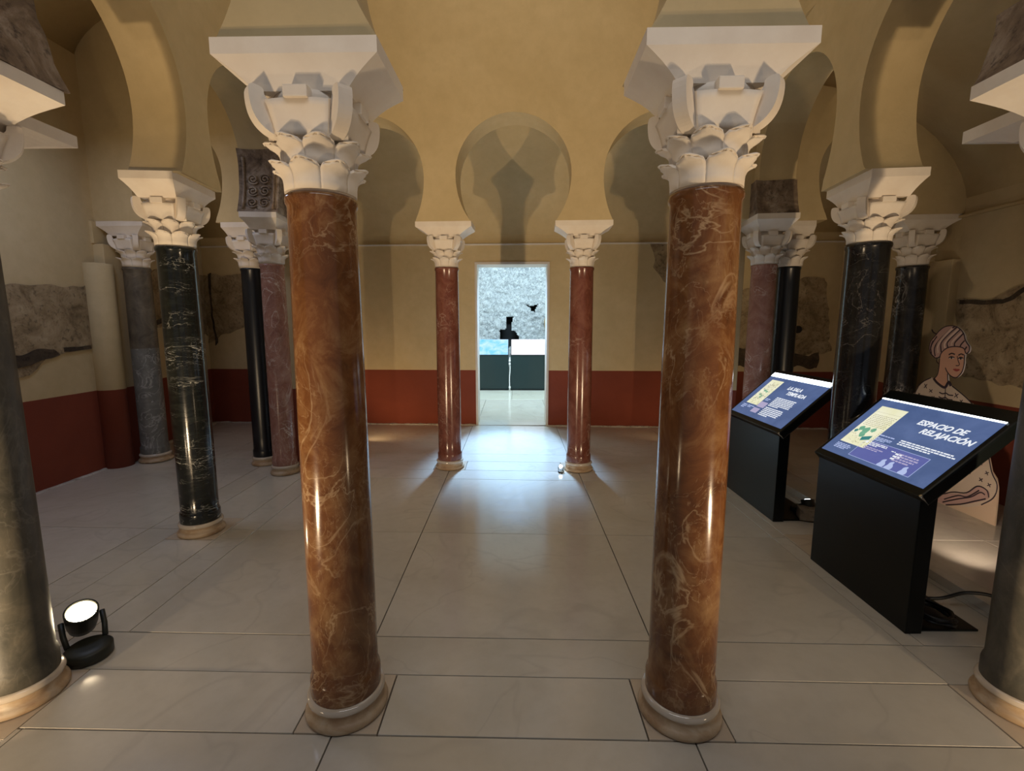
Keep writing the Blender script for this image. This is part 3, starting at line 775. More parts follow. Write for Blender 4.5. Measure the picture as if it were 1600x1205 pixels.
# rough old stone springers on the corner columns
def foot_profile(s_prev, z_prev, f_prev, k_prev, s_c, z_c, f_c, k_c):
    """half width of an arch foot at height z, on the side of its opening"""
    l = s_prev+f_prev; r = s_c-f_c; c = (l+r)/2; zf = (z_prev+z_c)/2
    A = min(c-(s_prev+k_prev), (s_c-k_c)-c); zc = zf+0.45; hf = min((r-l)/2, A*0.985)
    bb = (zc-zf)/math.sqrt(1-(hf/A)**2)
    def f(z):
        if z <= zc: return s_c-(c+A*math.sqrt(max(0, 1-((zc-z)/bb)**2)))
        return s_c-(c+math.sqrt(max(0, A*A-(z-zc)**2)))
    return f
def springer(col, parent, z0, z1, near, far, side, scroll=False):
    """old stone block sheathing the foot of an arch: near(z) towards the opening (local -y), far and side fixed"""
    bm = bmesh.new(); rings = []; n = 8; e = 0.014
    for k in range(n+1):
        z = z0+(z1-z0)*k/n; ring = []
        cs = [(-side, -near(z)-e), (side, -near(z)-e), (side, far), (-side, far)]
        for (p, q) in zip(cs, cs[1:]+cs[:1]):
            for i in range(6):
                x = p[0]+(q[0]-p[0])*i/6; y = p[1]+(q[1]-p[1])*i/6
                w = mnoise.noise_vector(Vector((x*9, y*9, z*9+col.location.x)))*0.010
                ring.append((x+w.x, y+w.y, z + (0.03*mnoise.noise(Vector((x*8, y*8, 1))) if k == n else 0)))
        rings.append(ring)
    loft(bm, rings); bmesh.ops.recalc_face_normals(bm, faces=bm.faces)
    o = obj('springer_block', bm, M['old_stone'], parent, loc=col.location, rot=col.rotation_euler)
    if scroll:
        rows = int((z1-z0-0.14)/0.115)
        for j in range(rows):
            for i in (-1, 1):
                b2 = bmesh.new(); pts = []; cz = z0+0.09+j*0.115
                for q in range(26):
                    t = q/25; an = i*(t*3.6*PI+0.6); rr = 0.052*(1-t*0.85); z = cz+rr*math.sin(an)
                    pts.append((i*0.056+rr*math.cos(an), -near(z)-e-0.008, z))
                tube(b2, pts, 0.008, 5)
                obj('scroll', b2, M['old_light'], o)
        for sx in (-0.14, 0.14):
            b2 = bmesh.new()
            tube(b2, [(sx, -near(z0+0.03+(z1-z0-0.1)*q/8)-e-0.006, z0+0.03+(z1-z0-0.1)*q/8) for q in range(9)], 0.013, 6); obj('border', b2, M['old_light'], o)
    return o
sL = along(L0, L1, LB); sR = along(R0, R1, RB); eL = dist(L0, L1); eR = dist(R0, R1)
springer(lc, WL, 2.671, 3.26, foot_profile(sL, 2.597, 0.25, 0.125, eL, 2.67, 0.25, 0.14), 0.15, 0.188, True)
springer(rc, WR, 2.631, 2.95, foot_profile(sR, 2.545, 0.25, 0.125, eR, 2.63, 0.25, 0.14), 0.15, 0.182)
def flare(hl, nk, z0, h):
    return lambda z: nk+(hl-nk)*max(0.0, 1-(z-z0)/h)**1.8
nlx = NL[0]-0.0
def corner_block(col, z0, z1, hl, nk, side):
    bm = bmesh.new(); rings = []; f = flare(hl, nk, z0, 0.5)
    for k in range(9):
        z = z0+(z1-z0)*k/8; ring = []; a = f(z)
        cs = [(-a, -side), (a, -side), (a, side), (-a, side)]
        for (p, q) in zip(cs, cs[1:]+cs[:1]):
            for i in range(6):
                x = p[0]+(q[0]-p[0])*i/6; y = p[1]+(q[1]-p[1])*i/6
                w = mnoise.noise_vector(Vector((x*9, y*9, z*9+col.location.x)))*0.012
                ring.append((x+w.x, y+w.y, z))
        rings.append(ring)
    loft(bm, rings); bmesh.ops.recalc_face_normals(bm, faces=bm.faces)
    return obj('springer_block', bm, M['old_stone'], WN, loc=col.location, rot=col.rotation_euler)
corner_block(nl, 2.517, 2.95, 0.345, 0.235, 0.185)
corner_block(nr, 2.517, 2.78, 0.345, 0.25, 0.185)

# ------------------------------------------------------------------ lecterns
def extr_text(txt, size, shear=0.25):
    cu = bpy.data.curves.new('t', 'FONT'); cu.body = txt; cu.size = size; cu.shear = shear; cu.extrude = 0.0006; cu.offset = 0.0014
    cu.resolution_u = 3
    o = bpy.data.objects.new('t', cu); COL.objects.link(o)
    dg = bpy.context.evaluated_depsgraph_get()
    me = bpy.data.meshes.new_from_object(o.evaluated_get(dg))
    bpy.data.objects.remove(o)
    return me
def lectern(label, x0, ynear, yfar, xhigh, zlow, zhigh, title, bars, pics, led, lip=0.035):
    """front slab towards the court (-x), light box sloping up towards +x; u runs along -y, v up the slope"""
    L = yfar-ynear; cx, cy = x0, (ynear+yfar)/2
    t = thing('lectern', label, 'lectern', (cx, cy, 0))
    bm = bmesh.new(); box(bm, 0.0, -L/2, 0.0, 0.085, L/2, zlow-0.01, 0.004); obj('front_panel', bm, M['black_metal'], t)
    bm = bmesh.new(); box(bm, 0.085, -L/2+0.02, 0.0, 0.40, L/2-0.02, 0.012, 0.003); obj('foot_plate', bm, M['black_metal'], t)
    sl = Vector((xhigh-x0, 0, zhigh-zlow)); S = sl.length; ang = math.atan2(zhigh-zlow, xhigh-x0)
    # light box as its own local frame: X = along +v (up slope), Y = +y, Z = normal
    fr = 0.03
    bm = bmesh.new()
    box(bm, -0.035, -L/2-0.025, -0.065, S+lip, L/2+0.025, 0.0, 0.010)
    lb = obj('light_box', bm, M['black_metal'], t, loc=(0.0, 0, zlow), rot=(0, -ang, 0))
    bm = bmesh.new(); box(bm, 0.012, -L/2+0.006, 0.0, S-0.012, L/2-0.006, 0.003); scr = obj('screen', bm, M['screen'], lb)
    bm = bmesh.new(); box(bm, S-0.008-led, -L/2+0.004, 0.003, S-0.008, L/2-0.004, 0.0055); obj('led_strip', bm, M['led'], lb)
    # small polished corner cap at the near low corner
    bm = bmesh.new(); lathe(bm, [(0.006, -0.06), (0.007, -0.01), (0.007, 0.002)], 12); obj('corner_cap', bm, M['steel'], lb, loc=(-0.028, -L/2-0.018, 0))
    def place(me, name, u, v, mat, z=0.0036):
        # u from the left edge of the text (far side = left as read), v down from the top edge
        me.materials.clear(); me.materials.append(mat)
        return link(name, me, lb, (S-0.02-v, L/2-0.01-u, z), (0, 0, -PI/2))
    for (txt, size, u, v) in title: place(extr_text(txt, size), 'title', u, v, M['print_white'])
    for (u, v, w, h, n, mat, seed) in bars:
        rnd = random.Random(seed); bm = bmesh.new(); lh = h/n
        for i in range(n):
            x = 0; end = w*(rnd.uniform(0.45, 0.8) if i == n-1 else rnd.uniform(0.9, 1.0))
            while x < end:
                ww = min(rnd.uniform(0.012, 0.038), end-x)
                if ww > 0.004: box(bm, x, -i*lh-lh*0.55, 0, x+ww, -i*lh, 0.0006)
                x += ww+0.005
        place(mesh_of(bm, 'text_block', mat), 'text_block', u, v, mat)
    for (kind, u, v, w, h) in pics:
        if kind == 'frame':
            bm = bmesh.new(); box(bm, 0, -h, 0, w, 0, 0.0004); place(mesh_of(bm, 'inset_panel', M['screen_edge']), 'inset_panel', u, v, M['screen_edge'], 0.0031)
            bm = bmesh.new()
            for q in ((0, -0.002, w, 0), (0, -h, w, -h+0.002), (0, -h, 0.002, 0), (w-0.002, -h, w, 0)): box(bm, q[0], q[1], 0, q[2], q[3], 0.0008)
            place(mesh_of(bm, 'inset_border', M['print_pale']), 'inset_border', u, v, M['print_pale'], 0.0033)
            for k, ux in enumerate((0.50, 0.62, 0.83)):
                bm = bmesh.new(); hh = h*0.38
                pts = spline([(0.0, 0), (0.004, hh*0.45), (0.003, hh*0.75), (0.012, hh*0.95), (0.02, hh*0.95), (0.021, hh*0.7), (0.032, hh*0.4), (0.030, 0)], 3, True)
                prism(bm, [(p[0]*1.3, p[1]) for p in pts], lambda a, b, c: (a, b, c), 0, 0.0005)
                place(mesh_of(bm, 'figure_silhouette', M['print_pale']), 'figure_silhouette', u+w*ux, v+h-0.003, M['print_pale'])
            bm = bmesh.new(); box(bm, 0, -0.016, 0, 0.018, 0, 0.0006); place(mesh_of(bm, 'icon', M['print_white']), 'icon', u+0.012, v+0.010, M['print_white'])
        elif kind == 'rect':
            bm = bmesh.new(); box(bm, 0, -h, 0, w, 0, 0.0004); place(mesh_of(bm, 'printed_square', M['print_pink']), 'printed_square', u, v, M['print_pink'])
        elif kind in ('garden', 'map'):
            bm = bmesh.new(); box(bm, 0, -h, 0, w, 0, 0.0004)
            place(mesh_of(bm, 'picture', M['print_cream']), 'picture', u, v, M['print_cream'])
            rnd = random.Random(3 if kind == 'garden' else 5)
            if kind == 'garden':
                bm = bmesh.new()
                y = -h*0.22
                while y > -h*0.52:
                    x = w*0.08
                    while x < w*0.9:
                        ww = rnd.uniform(0.004, 0.012); box(bm, x, y-0.0035, 0, x+ww, y, 0.0005); x += ww+0.006
                    y -= 0.013
                box(bm, 0, -h*0.15, 0, w, -h*0.148, 0.0005)
                place(mesh_of(bm, 'picture_rows', M['print_ink']), 'picture_rows', u, v, M['print_ink'], 0.0041)
                for (a, b, r, m) in ((0.42, 0.63, 0.026, 'print_green'), (0.22, 0.60, 0.020, 'print_green'), (0.66, 0.58, 0.018, 'print_green'), (0.45, 0.72, 0.022, 'print_green'), (0.12, 0.68, 0.012, 'print_teal')):
                    bm = bmesh.new(); pts = [(w*a+r*(1+0.3*rnd.uniform(-1, 1))*math.cos(k*PI/7), -h*b+r*(1+0.3*rnd.uniform(-1, 1))*math.sin(k*PI/7)) for k in range(14)]
                    prism(bm, pts, lambda p, q, c: (p, q, c), 0, 0.0005); place(mesh_of(bm, 'picture_tree', M[m]), 'picture_tree', u, v, M[m], 0.0042)
                bm = bmesh.new(); prism(bm, [(w*0.55, -h*0.78), (w*0.84, -h*0.70), (w*0.86, -h*0.80), (w*0.6, -h*0.87)], lambda p, q, c: (p, q, c), 0, 0.0005)
                place(mesh_of(bm, 'picture_pool', M['print_teal']), 'picture_pool', u, v, M['print_teal'], 0.0043)
                bm = bmesh.new()
                for k in range(34):
                    a = rnd.uniform(0.05, 0.95)*w; b = -rnd.uniform(0.74, 0.98)*h
                    tube(bm, [(a, b, 0), (a+rnd.uniform(-.012, .012), b+rnd.uniform(-.01, .01), 0)], 0.0009, 4)
                for k in range(12):
                    a = w*(0.93); b = -h*(0.55+0.037*k); tube(bm, [(a, b, 0), (a+0.008, b-0.006, 0)], 0.0011, 4)
                place(mesh_of(bm, 'picture_marks', M['print_ink']), 'picture_marks', u, v, M['print_ink'], 0.0042)
            else:
                bm = bmesh.new()
                for k in range(90):
                    a = rnd.uniform(0.08, 0.92)*w; b = -rnd.uniform(0.12, 0.94)*h
                    pts = [(a, b, 0)]
                    for q in range(3):
                        a = min(max(a+rnd.uniform(-.02, .02), 0.005), w-0.005); b = min(max(b+rnd.uniform(-.02, .02), -h+0.005), -0.005); pts.append((a, b, 0))
                    tube(bm, pts, 0.0008, 4)
                place(mesh_of(bm, 'picture_marks', M['print_ink']), 'picture_marks', u, v, M['print_ink'], 0.0041)
                for k in range(5):
                    r = rnd.uniform(0.012, 0.02); a0, b0 = rnd.uniform(0.3, 0.7)*w, -rnd.uniform(0.3, 0.75)*h
                    bm = bmesh.new(); prism(bm, [(a0+r*math.cos(q*PI/5), b0+0.7*r*math.sin(q*PI/5)) for q in range(10)], lambda p, q, c: (p, q, c), 0, 0.0004)
                    place(mesh_of(bm, 'picture_garden', M['print_green']), 'picture_garden', u, v, M['print_green'], 0.0040)
    return t
W_, P_, K_ = M['print_white'], M['print_pale'], M['print_pink']
lectern('black lectern with blue backlit panel reading ESPACIO DE RELAJACIÓN, nearest on the right', 2.035, 2.235, 3.015, 2.425, 0.775, 1.125,
        [('ESPACIO DE', 0.052, 0.375, 0.125), ('RELAJACIÓN', 0.052, 0.440, 0.180)],
        [(0.405, 0.258, 0.35, 0.042, 3, W_, 1), (0.255, 0.262, 0.135, 0.012, 1, P_, 2), (0.255, 0.285, 0.12, 0.030, 3, P_, 3), (0.055, 0.405, 0.125, 0.045, 4, P_, 4),
         (0.255, 0.330, 0.13, 0.03, 3, W_, 5), (0.245, 0.368, 0.15, 0.024, 2, K_, 6), (0.425, 0.345, 0.05, 0.01, 1, W_, 7), (0.475, 0.345, 0.14, 0.065, 4, K_, 8), (0.46, 0.350, 0.05, 0.055, 3, W_, 9)],
        [('garden', 0.055, 0.055, 0.20, 0.335), ('frame', 0.21, 0.320, 0.44, 0.145)], 0.010, 0.075)
lectern('black lectern with blue backlit panel reading LA SALA TEMPLADA, farther one', 2.11, 3.615, 4.46, 2.52, 0.765, 1.14,
        [('LA SALA', 0.052, 0.40, 0.145), ('TEMPLADA', 0.052, 0.45, 0.20)],
        [(0.40, 0.25, 0.30, 0.115, 7, W_, 11), (0.40, 0.375, 0.28, 0.105, 6, W_, 12), (0.285, 0.29, 0.07, 0.03, 2, P_, 13), (0.15, 0.41, 0.11, 0.03, 2, P_, 14), (0.06, 0.41, 0.07, 0.05, 3, P_, 15)],
        [('map', 0.075, 0.075, 0.19, 0.315), ('rect', 0.27, 0.335, 0.11, 0.065), ('rect', 0.26, 0.415, 0.10, 0.055)], 0.048)

# ------------------------------------------------------------------ painted cut-out figure by the right wall
SX = 3.84
def flat(name, pts, mat, parent, d, n=4, th=0.0015, closed=True, smooth=True):
    """flat layer of the cut-out in its plane x = SX, d metres in front of the board face; pts are (y, z)"""
    bm = bmesh.new()
    pp = spline(pts, n, True) if smooth else pts
    prism(bm, pp, lambda u, v, t: (-d-t, u-3.95, v), 0, th)
    return obj(name, bm, mat, parent)
def line(name, pts, parent, d, r=0.006, n=5, mat=None):
    bm = bmesh.new()
    tube(bm, [(-d, p[0]-3.95, p[1]) for p in (spline(pts, n) if len(pts) > 2 else pts)], r, 6)
    for v in bm.verts: v.co.x = -d + (v.co.x+d)*0.25
    return obj(name, bm, mat or M['ink'], parent)
T_TURB = [(4.24, 1.293), (4.293, 1.332), (4.315, 1.382), (4.307, 1.442), (4.275, 1.485), (4.256, 1.511), (4.235, 1.537), (4.194, 1.57), (4.143, 1.585), (4.081, 1.579), (4.036, 1.555), (4.001, 1.516), (3.983, 1.47), (3.962, 1.439), (3.937, 1.409), (3.937, 1.37), (3.959, 1.353), (3.981, 1.391), (4.024, 1.405), (4.084, 1.405), (4.134, 1.391), (4.17, 1.364), (4.19, 1.338), (4.204, 1.304)]
T_FACE = [(4.194, 1.296), (4.19, 1.338), (4.17, 1.364), (4.134, 1.391), (4.084, 1.41), (4.024, 1.41), (3.983, 1.392), (3.971, 1.344), (3.971, 1.297), (3.966, 1.265), (3.971, 1.217), (3.985, 1.176), (4.023, 1.139), (4.058, 1.146), (4.1, 1.172), (4.105, 1.146), (4.09, 1.087), (4.116, 1.05), (4.163, 1.064), (4.212, 1.083), (4.225, 1.107), (4.201, 1.144), (4.195, 1.195), (4.202, 1.245)]
T_TUN = [(4.426, 0.904), (4.421, 0.941), (4.388, 1.008), (4.336, 1.068), (4.263, 1.111), (4.225, 1.107), (4.193, 1.077), (4.116, 1.05), (4.09, 1.087), (4.055, 1.061), (3.982, 1.023), (3.909, 0.978), (3.856, 0.939), (3.827, 0.904), (3.764, 0.776), (3.688, 0.608), (3.627, 0.425), (3.584, 0.378), (3.564, 0.309), (3.592, 0.221), (3.67, 0.127), (3.785, 0.06), (3.916, 0.04), (4.043, 0.045), (4.259, 0.06), (4.377, 0.459)]
st = thing('standee', 'life-size cut-out panel of a person in a pink turban and cream tunic', 'cutout figure', (SX, 3.95, 0))
bm = bmesh.new()
body = [(4.426, 0.904), (4.421, 0.941), (4.388, 1.008), (4.336, 1.068), (4.263, 1.111), (4.225, 1.107), (4.09, 1.0), (3.856, 0.939), (3.827, 0.904), (3.764, 0.776), (3.688, 0.608), (3.627, 0.425), (3.584, 0.378), (3.564, 0.309), (3.555, 0.202), (3.548, 0.0), (4.40, 0.0), (4.377, 0.459)]
prism(bm, body, lambda u, v, t: (t, u-3.95, v), 0.0, 0.012); obj('board', bm, [M['board']], st)
bm = bmesh.new()
prism(bm, spline(T_TURB, 4, True), lambda u, v, t: (t, u-3.95, v), 0.0, 0.012)
prism(bm, spline(T_FACE, 4, True), lambda u, v, t: (t, u-3.95, v), 0.0, 0.0115); obj('head_board', bm, [M['board_edge']], st)
bm = bmesh.new(); box(bm, 0.012, 0.15, 0, 0.10, 0.19, 0.75, 0.004); obj('back_strut', bm, M['board_edge'], st)
tu = flat('tunic', T_TUN, M['tunic'], st, 0.0)
fa = flat('face', T_FACE, M['skin'], st, 0.0018)
tb = flat('turban', T_TURB, M['turban'], st, 0.0036)
# turban folds
for k, pts in enumerate([[(4.245, 1.31), (4.26, 1.39), (4.21, 1.47), (4.13, 1.55), (4.09, 1.578)], [(4.19, 1.35), (4.20, 1.43), (4.15, 1.50), (4.07, 1.575)], [(4.13, 1.395), (4.14, 1.44), (4.08, 1.51), (4.035, 1.555)],
                         [(4.07, 1.407), (4.07, 1.44), (4.03, 1.49), (4.005, 1.52)], [(4.02, 1.407), (4.01, 1.43), (3.985, 1.46)], [(4.30, 1.36), (4.29, 1.42), (4.25, 1.49)], [(3.975, 1.38), (3.96, 1.41)], [(4.285, 1.33), (4.30, 1.39), (4.285, 1.45)]]):
    line('fold', pts, tb, 0.0052, 0.006)
line('fold_light', [(4.22, 1.34), (4.235, 1.41), (4.18, 1.49), (4.11, 1.565)], tb, 0.0052, 0.014, mat=M['turban_light'])
line('fold_light', [(4.16, 1.385), (4.17, 1.435), (4.11, 1.505), (4.055, 1.56)], tb, 0.0052, 0.014, mat=M['turban_light'])
line('fold_light', [(4.10, 1.41), (4.10, 1.445), (4.06, 1.495), (4.02, 1.53)], tb, 0.0052, 0.011, mat=M['turban_light'])
line('plume', [(4.255, 1.51), (4.29, 1.525), (4.31, 1.55)], tb, 0.0052, 0.006)
line('turban_outline', T_TURB + T_TURB[:1], tb, 0.0052, 0.0045, 4)
line('face_outline', [(4.20, 1.29), (4.195, 1.22), (4.20, 1.15), (4.225, 1.11)], fa, 0.0034, 0.0045)
line('jaw', [(4.132, 1.215), (4.115, 1.185), (4.075, 1.15), (4.023, 1.138), (3.985, 1.176), (3.970, 1.217), (3.966, 1.265), (3.971, 1.34)], fa, 0.0034, 0.0045)
line('neck_line', [(4.105, 1.165), (4.098, 1.12), (4.09, 1.087)], fa, 0.0034, 0.0045)
for yy, w in ((4.085, 0.026), (4.000, 0.022)):
    flat('eye_white', [(yy+w, 1.303), (yy+0.3*w, 1.315), (yy-w, 1.309), (yy, 1.296)], M['board_edge'], fa, 0.0034, 4, 0.0008)
    flat('iris', [(yy+0.010, 1.306), (yy, 1.315), (yy-0.010, 1.306), (yy, 1.296)], M['ink'], fa, 0.0044, 4, 0.0008)
    line('eyelid', [(yy+w, 1.303), (yy+0.2*w, 1.317), (yy-w, 1.310)], fa, 0.0046, 0.0045)
    line('eyebrow', [(yy+w*1.15, 1.332), (yy+0.2*w, 1.345), (yy-w, 1.338)], fa, 0.0036, 0.0055)
line('nose', [(4.036, 1.325), (4.022, 1.285), (4.006, 1.256), (4.018, 1.243), (4.038, 1.243)], fa, 0.0036, 0.0035)
flat('lips', [(4.06, 1.208), (4.036, 1.216), (4.024, 1.213), (4.010, 1.216), (3.996, 1.208), (4.026, 1.192)], M['lips'], fa, 0.0034, 4, 0.001)
line('ear', [(4.20, 1.30), (4.222, 1.295), (4.225, 1.265), (4.203, 1.245)], fa, 0.0036, 0.004)
line('tunic_outline', [(4.426, 0.904), (4.388, 1.008), (4.336, 1.068), (4.263, 1.111)], tu, 0.0018, 0.005)
line('tunic_outline', [(4.05, 1.061), (3.909, 0.978), (3.827, 0.904), (3.764, 0.776), (3.688, 0.608), (3.627, 0.425), (3.570, 0.330), (3.585, 0.22), (3.67, 0.127)], tu, 0.0018, 0.005)
line('collar', [(4.235, 1.108), (4.19, 1.07), (4.118, 1.04), (4.088, 1.09), (4.06, 1.062)], tu, 0.0020, 0.013)
line('placket', [(4.11, 1.04), (4.10, 0.9), (4.09, 0.6)], tu, 0.0018, 0.004)
for zz in (0.985, 0.945, 0.905, 0.865):
    line('toggle', [(4.165, zz+0.004), (4.13, zz-0.004), (4.10, zz+0.006), (4.07, zz-0.006), (4.03, zz-0.004)], tu, 0.0020, 0.0055)
rnd = random.Random(2)
for (yy, zz) in [(4.31, 1.027), (4.369, 0.94), (4.25, 0.99), (4.22, 0.93), (4.30, 0.91), (4.0, 0.985), (3.95, 0.94), (4.0, 0.90), (3.90, 0.90), (4.2, 0.8), (3.95, 0.75), (3.85, 0.7), (4.05, 0.6), (3.72, 0.47), (3.66, 0.40), (3.80, 0.36), (3.70, 0.33), (3.90, 0.28), (3.63, 0.31), (3.88, 0.10), (3.98, 0.09)]:
    s = rnd.uniform(0.014, 0.024)
    b = bmesh.new()
    for k in range(2):
        a = PI/4+k*PI/2+rnd.uniform(-.2, .2)
        tube(b, [(-0.002, yy-3.95-s*math.cos(a), zz-s*math.sin(a)), (-0.002, yy-3.95+s*math.cos(a), zz+s*math.sin(a))], 0.004, 5)
    for v in b.verts: v.co.x = -0.002+(v.co.x+0.002)*0.25
    obj('star_motif', b, M['ink'], tu)
sash = flat('sash', [(4.10, 0.02), (3.932, 0.125), (3.803, 0.17), (3.719, 0.268), (3.63, 0.262), (3.615, 0.21), (3.65, 0.175), (3.735, 0.12), (3.84, 0.06), (3.968, 0.008)], M['turban'], st, 0.0018)
for pts in ([(4.10, 0.03), (3.932, 0.137), (3.803, 0.18), (3.719, 0.268), (3.642, 0.262), (3.618, 0.21)], [(4.0, 0.02), (3.86, 0.105), (3.76, 0.16), (3.69, 0.225), (3.65, 0.22)], [(3.968, 0.007), (3.84, 0.064), (3.735, 0.13), (3.64, 0.19)], [(3.99, 0.05), (3.87, 0.13), (3.79, 0.15), (3.70, 0.24)]):
    line('sash_line', pts, sash, 0.0036, 0.0055)

bm = bmesh.new(); box(bm, 0, 0, 0, 0.36, 0.22, 0.62, 0.008)
eq = thing('equipment_box', 'tall black box on the floor right of the turbaned cut-out', 'box', (3.93, 3.20, 0))
obj('cabinet', bm, M['black_matte'], eq)
bm = bmesh.new(); box(bm, -0.01, -0.01, 0.62, 0.37, 0.23, 0.64, 0.004); obj('lid', bm, M['black_matte'], eq)

# ------------------------------------------------------------------ floor fittings
def floor_spot(label, pos, rotz, tilt, s=1.0, lens='lens', group=None):
    t = thing('floor_spotlight', label, 'spotlight', (*pos, 0.0), rotz, group); t.scale = (s, s, s)
    bm = bmesh.new(); lathe(bm, [(0.072, 0.0), (0.078, 0.006), (0.078, 0.040), (0.070, 0.048), (0.03, 0.048)], 36); obj('base_disc', bm, M['spot_body'], t)
    bm = bmesh.new()
    tube(bm, [(-0.04, -0.058, 0.045), (-0.08, -0.064, 0.08), (-0.12, -0.064, 0.12)], 0.010, 8)
    obj('bracket_arm', bm, M['spot_body'], t)
    bm = bmesh.new()
    tube(bm, [(-0.04, 0.058, 0.045), (-0.08, 0.064, 0.08), (-0.12, 0.064, 0.12)], 0.010, 8)
    obj('bracket_arm', bm, M['spot_body'], t)
    bm = bmesh.new(); lathe(bm, [(0.030, -0.085), (0.045, -0.075), (0.052, -0.04), (0.056, 0.028), (0.056, 0.034), (0.050, 0.034), (0.048, 0.022), (0.01, 0.022)], 32)
    h = obj('lamp_head', bm, M['spot_body'], t, loc=(-0.12, 0, 0.125), rot=(0, tilt, 0))
    bm = bmesh.new(); lathe(bm, [(0.047, 0.024), (0.044, 0.032), (0.02, 0.038)], 28); obj('lens', bm, M[lens], h)
    return t
floor_spot('dark floor spotlight glowing warm white beside the left-edge grey column', (-2.06, 2.05), R(-41), R(28), 1.2)
floor_spot('small black floor spotlight behind the farther lectern', (2.46, 3.84), R(90), R(25), 0.9, 'lens_cool')
floor_spot('tiny glowing spotlight at the foot of the distant right column', (0.51, 4.88), R(-90), R(75), 0.42, 'lens_cool')
# raised marble edge along the right gallery
cb = thing('marble_step', 'low pale marble step along the right gallery floor behind the lecterns', 'step', (2.66, 3.35, 0))
for k in range(2):
    bm = bmesh.new(); box(bm, -0.02, -1.12+1.13*k, 0.0, 0.12, -0.005+1.13*k, 0.055, 0.004); obj('step_block', bm, M['floor'], cb)
bm = bmesh.new(); box(bm, 0, 0, 0, 0.26, 0.12, 0.09, 0.006)
wd = obj('wood_block', bm, M['wood'], None, loc=(2.33, 3.62, 0.013), rot=(0, 0, R(-18)), label='bare wooden block on the floor behind the farther lectern', category='block')
def cable(name, pts, r, label):
    bm = bmesh.new(); tube(bm, spline(pts, 8), r, 8)
    return obj(name, bm, M['cable'], None, label=label, category='cable')
cable('power_cable', [(2.16, 2.42, 0.02), (2.30, 2.50, 0.03), (2.42, 2.46, 0.06), (2.50, 2.40, 0.13), (2.60, 2.33, 0.14), (2.66, 2.22, 0.07), (2.70, 2.10, 0.01)], 0.009, 'black cable looping over the floor behind the nearer lectern')
bm = bmesh.new(); rnd = random.Random(9)
pts = []
for k in range(60):
    a = k*0.62; pts.append((0.10*math.cos(a)*(0.7+0.3*rnd.random())+0.0, 0.13*math.sin(a)*(0.7+0.3*rnd.random()), 0.012+0.0007*k+0.012*rnd.random()))
tube(bm, spline(pts, 3), 0.007, 6)
obj('cable_coil', bm, M['cable'], None, loc=(2.27, 2.36, 0.014), label='tangled coil of black cable on the floor behind the nearer lectern', category='cable')
bm = bmesh.new(); box(bm, 0, 0, 0, 0.16, 0.06, 0.04, 0.006)
ps = thing('power_strip', 'black power strip lying beside the tangled cable coil', 'power strip', (2.40, 2.62, 0.013), R(35))
obj('housing', bm, M['black_matte'], ps)
for k in range(3):
    bm = bmesh.new(); lathe(bm, [(0.018, 0), (0.018, 0.004), (0.014, 0.004), (0.014, 0.001)], 16); obj('socket', bm, M['cable'], ps, loc=(0.03+0.05*k, 0.03, 0.04))

# ------------------------------------------------------------------ room beyond the doorway
def wall_grid():
    """rough rubble wall with real relief and two broken hollows"""
    x0, x1, z0, z1, Y = -1.75, 1.75, 0.0, 4.4, 12.35
    h1 = [(-0.38, 1.0), (0.126, 1.0), (0.126, 1.24), (0.042, 1.40), (-0.06, 1.44), (-0.06, 1.62), (-0.03, 1.79), (-0.23, 1.80), (-0.205, 1.62), (-0.245, 1.45), (-0.40, 1.43), (-0.36, 1.25)]
    h2 = [(0.309, 2.10), (0.44, 2.085), (0.56, 2.09), (0.66, 2.13), (0.56, 2.01), (0.54, 1.925), (0.43, 1.925), (0.42, 2.01)]
    def inside(p, poly):
        c = False; n = len(poly)
        for i in range(n):
            a, b = poly[i], poly[(i+1) % n]
            if (a[1] > p[1]) != (b[1] > p[1]) and p[0] < (b[0]-a[0])*(p[1]-a[1])/(b[1]-a[1])+a[0]: c = not c
        return c
    nx, nz = 125, 157; bm = bmesh.new(); V = []
    for j in range(nz+1):
        row = []
        for i in range(nx+1):
            x = x0+(x1-x0)*i/nx; z = z0+(z1-z0)*j/nz
            d = mnoise.fractal(Vector((x*8, z*8, 1.3)), 0.5, 2.2, 6)*0.05
            row.append(bm.verts.new((x, Y-d, z)))
        V.append(row)
    for j in range(nz):
        for i in range(nx):
            x = x0+(x1-x0)*(i+.5)/nx; z = z0+(z1-z0)*(j+.5)/nz
            w = mnoise.noise_vector(Vector((x*12, z*12, 5)))*0.02
            if inside((x+w.x, z+w.y), h1) or inside((x+w.x, z+w.y), h2): continue
            bm.faces.new((V[j][i], V[j][i+1], V[j+1][i+1], V[j+1][i]))
    return obj('wall_beyond', bm, M['rubble'], None, True, kind='structure')
wg = wall_grid()
bm = bmesh.new()
for (a, b, c, d) in ((-0.55, 0.9, 0.25, 1.95), (0.2, 1.8, 0.75, 2.25)):
    box(bm, a, 12.42, b, c, 12.75, d)
    bmesh.ops.delete(bm, geom=[f for f in bm.faces if all(v.co.y < 12.5 for v in f.verts)], context='FACES_ONLY')
obj('hollow', bm, M['hole'], wg, kind='structure')
bm = bmesh.new(); box(bm, -1.9, 7.62, 0, -1.72, 12.4, 4.2); obj('wall_beyond_left', bm, M['jamb'], kind='structure')
bm = bmesh.new(); box(bm, 1.72, 7.62, 0, 1.9, 12.4, 4.2); obj('wall_beyond_right', bm, M['jamb'], kind='structure')
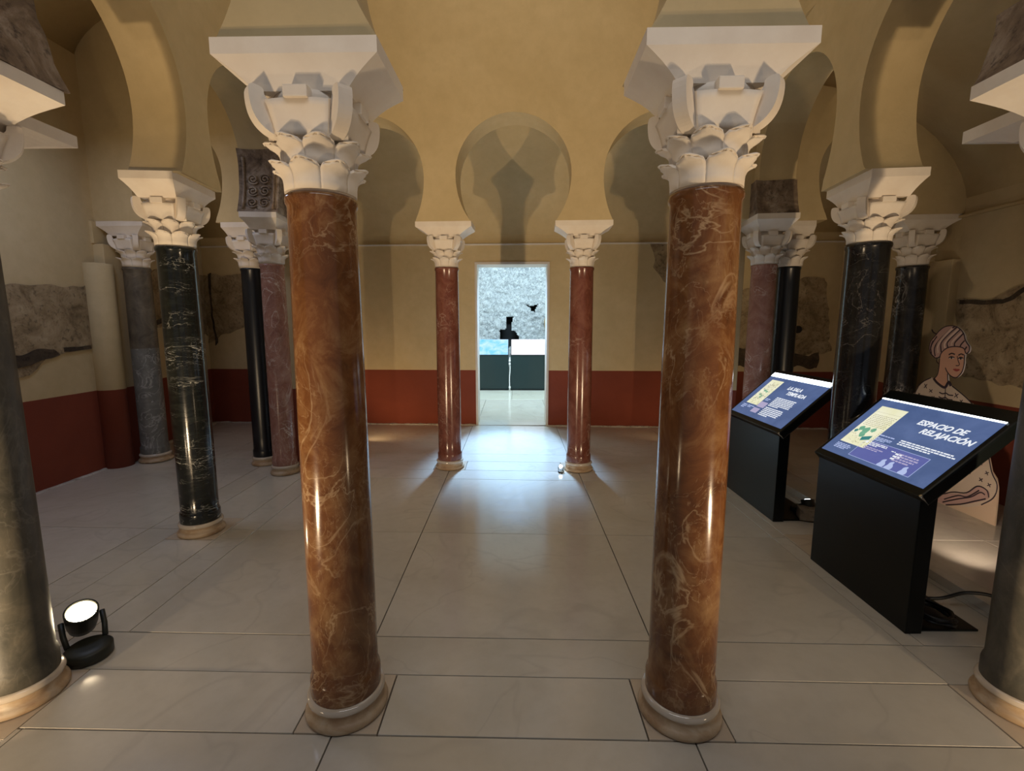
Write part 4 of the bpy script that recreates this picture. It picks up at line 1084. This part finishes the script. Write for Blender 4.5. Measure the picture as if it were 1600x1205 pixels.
bm = bmesh.new(); box(bm, -1.9, 7.6, 4.1, 1.9, 12.4, 4.25); obj('ceiling_beyond', bm, M['jamb'], kind='structure')
# display desks seen head-on through the doorway
def desk(label, x0, x1, scr):
    t = thing('display_desk', label, 'display desk', ((x0+x1)/2, 11.2, 0)); w = (x1-x0)/2
    bm = bmesh.new(); box(bm, -w, 0, 0.03, w, 0.10, 0.86, 0.006); obj('front_panel', bm, M['green_panel'], t)
    bm = bmesh.new(); box(bm, -w, -0.01, 0.0, w, 0.11, 0.03, 0.004); obj('foot_plate', bm, M['black_metal'], t)
    bm = bmesh.new()
    prism(bm, [(0.0, 0.86), (0.42, 1.22), (0.42, 1.17), (0.06, 0.84)], lambda u, v, s: (s, u-0.015, v), -w, w); lb = obj('light_box', bm, M['black_metal'], t)
    bm = bmesh.new()
    prism(bm, [(0.005, 0.868), (0.410, 1.218), (0.410, 1.221), (0.005, 0.871)], lambda u, v, s: (s, u-0.017, v), -w+0.015, w-0.015); obj('screen', bm, M[scr], lb)
    return t
desk('dark green display desk with sky-blue backlit top, left half of the doorway', -1.15, -0.135, 'screen_far_blue')
desk('dark green display desk with white backlit top, right half of the doorway', -0.085, 0.95, 'screen_far_white')
bm = bmesh.new(); tube(bm, spline([(-0.11, 11.16, 0.01), (-0.115, 11.17, 0.3), (-0.10, 11.18, 0.55), (-0.11, 11.2, 0.8)], 5), 0.012, 6)
for zz in (0.05, 0.62, 0.70): lathe(bm, [(0.02, zz), (0.028, zz+0.02), (0.02, zz+0.05)], 10)
bmesh.ops.translate(bm, verts=[v for v in bm.verts if v.co.y < 1], vec=(-0.11, 11.17, 0))
obj('white_cord', bm, M['board_edge'], None, True, label='knotted white cord hanging in the gap between the two display desks', category='cord')
bm = bmesh.new(); bmesh.ops.create_icosphere(bm, subdivisions=3, radius=0.09)
for v in bm.verts:
    v.co *= 1+0.35*mnoise.noise(v.co*14); v.co.z *= 2.3; v.co.x *= 0.9
obj('stone_fragment', bm, M['fragment'], None, True, loc=(0.86, 12.20, 1.62), label='brown broken stone fragment set in the rough wall beyond the doorway', category='stone')
